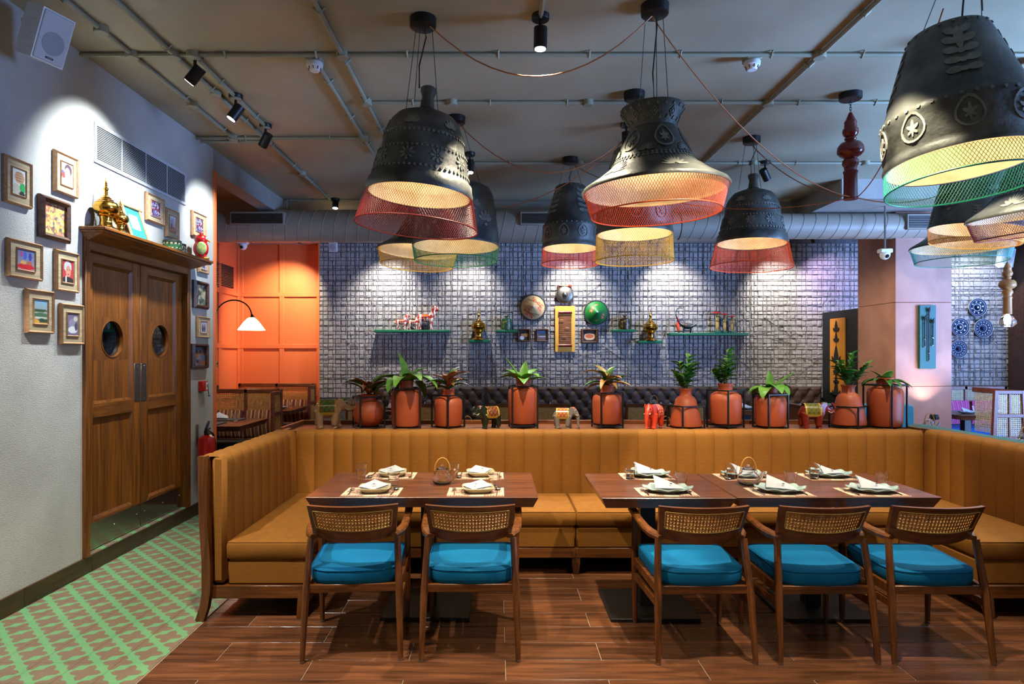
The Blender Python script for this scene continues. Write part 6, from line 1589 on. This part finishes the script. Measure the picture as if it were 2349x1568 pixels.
# ---- alcove booths with cane backs
m_reddish = wood('booth_wood', S(126, 62, 26), S(86, 40, 18), 0, .42)
def stripes(cols):
    def f(u, v):
        k = int(u * 34) ; c = cols[k % len(cols)]
        return mixc(c, S(220, 200, 160), .5) if (k % 5 == 2 and int(v * 24) % 2) else c
    return f
ETH = [S(150, 66, 36), S(30, 28, 30), S(120, 50, 60), S(196, 140, 80), S(40, 60, 44), S(170, 90, 50), S(34, 30, 34), S(206, 170, 110)]
PNK = [S(186, 52, 104), S(214, 96, 150), S(150, 40, 110), S(200, 120, 170)]
def cane_booth(name, x0, x1, yb, label, seatm, cush, canem, ztop=1.10, facing=-1, panels=3, side=True):
    # back board at yb, seat in front (towards camera when facing = -1)
    cx = (x0 + x1) / 2; w = (x1 - x0) / 2; t = thing(name, label, 'booth', (cx, yb, 0))
    f = facing
    for z0, z1, nm in ((ztop - .05, ztop, 'top_rail'), (.78, .82, 'middle_rail'), (.42, .46, 'lower_rail')): MB().rbox(-w, w, -.02, .02, z0, z1, .004).build(nm, m_reddish, t)
    for k in range(panels + 1):
        x = -w + .022 + (2 * w - .044) * k / panels; MB().rbox(x - .022, x + .022, -.02, .02, .05, ztop, .004).build('post', m_reddish, t)
    pw_ = (2 * w - .044) / panels - .044
    c1 = cane_grid(pw_, ztop - .05 - .82, .022, .0055).mesh('cane_panel', 0); c2 = cane_grid(pw_, .32, .022, .0055).mesh('cane_panel', 0)
    for k in range(panels):
        x = -w + .022 + (2 * w - .044) * (k + .5) / panels
        put('cane_panel', c1, canem, t, (x, 0, .82)); put('cane_panel', c2, canem, t, (x, 0, .46))
    MB().rbox(-w, w, min(f * .02, f * .55), max(f * .02, f * .55), .30, .46, .03).build('seat', seatm, t); MB().rbox(-w + .02, w - .02, min(f * .04, f * .5), max(f * .04, f * .5), 0, .30, .004).build('plinth', m_dark, t)
    if side:
        for sx in ((1,) if side == 1 else (1, -1)):
            for a in (0, 1):
                yy = f * (.02 + .30 * a); MB().rbox(sx * w - .02, sx * w + .02, yy - .02, yy + .02, .05, ztop - .02 * a, .004).build('end_post', m_reddish, t)
            for z in (.46, .80, ztop - .04): MB().rbox(sx * w - .018, sx * w + .018, min(f * .02, f * .32), max(f * .02, f * .32), z - .02, z + .02, .004).build('end_rail', m_reddish, t)
            ce = cane_grid(.26, ztop - .06 - .48, .022, .0055).mesh('cane_panel', 0); put('cane_panel', ce, canem, t, (sx * w, f * .17, .48), (0, 0, PI / 2))
    for k in range(panels):
        x = -w + (2 * w) * (k + .5) / panels; ww = w / panels * .93
        c = thing('bolster_cushion', 'striped cushion %d of the %s' % (k, label), 'cushion', (cx + x, yb + f * .10, .475))
        c['label'] = '%s cushion on the %s, %s' % ('pink patterned' if cush is PNK else 'ethnic striped', label, ('at its left', 'in its middle', 'at its right', 'at its far right')[k])
        MB().grid(34, 12, lambda u, v: ((u * 2 - 1) * ww, .045 * f * (math.sin(PI * min(max(u, .02), .98)) ** .3) * math.cos(PI * (v - .5)) , .36 * v), stripes(cush)).grid(34, 4, lambda u, v: ((u * 2 - 1) * ww, -.02 * f * math.sin(PI * v), .36 * v), stripes(cush)).build('cover', m_fab, c, 80)
    return t
cane_booth('cane_booth', -4.15, -2.80, 8.32, 'front cane-backed booth in the orange alcove', m_darkseat, ETH, m_cane, 1.10, -1, 3, 1)
cane_booth('cane_booth', -4.12, -2.90, 10.22, 'rear cane-backed booth in the orange alcove', m_darkseat, ETH, m_cane, 1.085, -1, 2, 1)
bs_ = thing('alcove_bench', 'dark bench seat behind the front cane booth', 'bench', (-3.45, 8.65, 0)); MB().rbox(-.65, .62, -.27, .25, .30, .46, .03).build('seat', m_darkseat, bs_); MB().rbox(-.62, .6, -.25, .2, 0, .30, .004).build('plinth', m_dark, bs_)
bs2 = thing('alcove_bench', 'dark bench seat at the near end of the alcove', 'bench', (-3.5, 6.95, 0)); MB().rbox(-.6, .62, -.25, .15, .30, .46, .03).build('seat', m_darkseat, bs2); MB().rbox(-.58, .6, -.22, .1, 0, .30, .004).build('plinth', m_dark, bs2)
dining_table(-3.95, -2.86, 7.12, 8.02, 'walnut alcove table in front of the front cane booth'); dining_table(-3.95, -2.93, 9.08, 9.92, 'walnut alcove table in front of the rear cane booth')
m_slate = M('slate_mat', S(52, 56, 58), .7)
for k, (x, y) in enumerate(((-3.35, 7.35), (-3.30, 7.80))):
    tag(MB().rbox(-.2, .2, -.13, .13, 0, .012, .003).build('dark_plate', m_slate, None, 40, (x, y, .7505)), 'dark slate plate on the front alcove table, %s' % ('near side' if k == 0 else 'far side'), 'plate')
    tag(put('napkin', nap_me['tent'], m_napkin, None, (x - .05, y, .755)), 'white napkin on the front alcove table, %s' % ('near side' if k == 0 else 'far side'), 'napkin')
tag(put('tumbler', tum_me, m_glass, None, (-3.08, 7.55, .751)), 'tumbler on the front alcove table', 'glass')
small_set(-3.2, 9.4, 1, 'on the rear alcove table')
# arc lamp clamped to the booth back
m_lshade = M('white_lamp_shade', S(228, 214, 196), .8, col2=S(180, 150, 126), scale=30, contrast=(.55, .8))
_nt = m_lshade.node_tree; _tr = _nt.nodes.new('ShaderNodeBsdfTranslucent'); _tr.inputs[0].default_value = S(240, 226, 206); _mx = _nt.nodes.new('ShaderNodeMixShader'); _mx.inputs[0].default_value = .5
_nt.links.new(_nt.nodes['Principled BSDF'].outputs[0], _mx.inputs[1]); _nt.links.new(_tr.outputs[0], _mx.inputs[2]); _nt.links.new(_mx.outputs[0], _nt.nodes['Material Output'].inputs[0])
al = thing('arc_lamp', 'black arc lamp with white conical shade in the orange alcove', 'lamp', (XP(495, 8.32), 8.32, 1.10))
ax = XP(495, 8.32); path = []
for k in range(15):
    a = PI * (1 - k / 14 * .93); path.append(((XP(577, 8.25) - ax) / 2 * (1 + math.cos(a)), -.05 * k / 14, ZP(735, 8.3) - 1.10 + .265 * math.sin(a) ** .8))
MB().tube([(0, 0, 0)] + path, .009, 8).build('arc_pole', m_black, al); MB().rbox(-.03, .03, -.04, .03, -.03, .05, .005).build('clamp', m_black, al)
e = path[-1]; MB().tube([e, (e[0] + .01, e[1], e[2] - .04)], [.012, .03], 10).build('cap', m_black, al)
sx_, sz_ = XP(577, 8.27) - ax, ZP(757, 8.27) - 1.10
MB().lathe([(.168, 0), (.170, .004), (.10, .10), (.05, .155), (.03, .165)], 28, cap=False).build('shade', m_lshade, al, 60, (sx_, -.05, sz_))
MB().sphere((sx_, -.05, sz_ + .05), .03, 12, 8).build('bulb', m_bulb, al); point_light(al, (sx_, -.05, sz_ - .01), 14, (1, .82, .62), .05)
al_m = MB().lathe([(.001, 0), (.03, .01), (.02, .04), (.035, .06), (.012, .10), (.001, .12)], 12).build('dark_finial', m_black, al, 40, (.0, 0, .28))
# ceiling diffuser on the orange side wall
ag = thing('wall_grille', 'dark slatted grille on the orange side wall', 'grille', (XO + .003, 9.35, ZP(628, 9.7)))
MB().rbox(0, .015, -.45, .85, -.17, .17, .004).build('frame', m_dark, ag)
for k in range(14): MB().box(.012, .03, -.43, .83, -.155 + .31 * k / 13 - .004, -.155 + .31 * k / 13 + .004).build('slat', m_steeld, ag, 0)

# ---- dining area behind the column at the right
cane_booth('cane_booth', 6.05, 7.95, 10.0, 'pale cane-backed booth under the blue plates', m_royal, PNK, m_cane_p, 1.05, -1, 3, False)
dining_table(6.05, XP(2287, 8.6), 8.35, 9.1, 'walnut table on a dark pedestal in the far right corner', mat=m_table); 
small_set(6.55, 8.65, 2, 'on the far right corner table', .4)
eb = thing('cane_screen', 'trapezoid cane-panelled booth end on the far right', 'booth', (XP(2315, 7.6), 7.6, 0))
ebw = .17
for s_ in (-1, 1): MB().tube([(s_ * (ebw + .04), 0, 0), (s_ * (ebw - .01), 0, 1.12)], 1, sec=[(-.02, -.02), (.02, -.02), (.02, .02), (-.02, .02)], up=(0, 1, 0)).build('post', m_reddish, eb)
for z in (.10, .55, .82, 1.10): MB().rbox(-ebw, ebw, -.018, .018, z - .022, z + .022, .004).build('rail', m_reddish, eb)
MB().rbox(-.012, .012, -.014, .014, .55, 1.10, .003).build('mullion', m_reddish, eb)
put('cane_panel', cane_grid(.33, .24, .022, .0045).mesh('cane_panel', 0), m_cane_p, eb, (0, 0, .84)); put('cane_panel', cane_grid(.36, .24, .022, .0045).mesh('cane_panel', 0), m_cane_p, eb, (0, 0, .57))
for s_ in (1,): 
    MB().rbox(ebw - .02, ebw + .02, 0, .8, 1.06, 1.12, .004).build('side_rail', m_reddish, eb); put('cane_panel', cane_grid(.74, .5, .024, .0045).mesh('cane_panel', 0), m_cane_p, eb, (ebw, .40, .56), (0, 0, PI / 2))
MB().rbox(-.45, -.20, .1, .8, .30, .45, .02).build('seat', m_royal, eb)
rc = dup(ch1, (5.02, 6.05, 0), rad(75), 'cane-back chair with blue seat cut off at the right edge beyond the teal bench')
dining_table(3.95, 4.75, 5.85, 6.75, 'walnut table beyond the right wing, below the column'); teapot((4.42, 6.55, .751), .2, 'glass teapot with arched handle in front of the column', 1.25)
teapot((4.62, 5.62, .72), .4, 'glass teapot at the far right edge beyond the teal bench', 1.2)
dining_table(4.25, 5.05, 5.1, 5.82, 'walnut table at the right edge beyond the teal bench', zt=.718)
tag(put('dinner_plate', cel_me, m_plate, None, (4.45, 6.05, .752)), 'pale plate on the table below the column', 'plate'); tag(put('napkin', nap_me['diamond'], m_napkin, None, (4.47, 6.05, .754)), 'white napkin on the table below the column', 'napkin')

# ---- tables right behind the ledge: teapots and chair backs show over its rim
for px, lab in ((1050, 'behind the jar with the small reddish plant, near the ledge'), (1525, 'behind the cone pot, near the ledge')):
    x = XP(px, 6.6); dining_table(x - .6, x + .6, 6.28, 6.98, 'walnut table ' + lab)
teapot((XP(1073, 6.6), 6.6, .751), 0, 'glass teapot just behind the ledge left of the dark elephant'); teapot((XP(1528, 6.6), 6.6, .751), 0, 'glass teapot just behind the ledge right of the red elephant')
for px, lab in ((982, 'cane-back armchair facing the camera behind the bird-nest fern jar'), (1458, 'cane-back armchair facing the camera behind the red-edged plant'), (1617, 'cane-back armchair facing the camera between cone pot and next jar')):
    dup(ch1, (XP(px, 7.25), 7.25, 0), PI, lab)
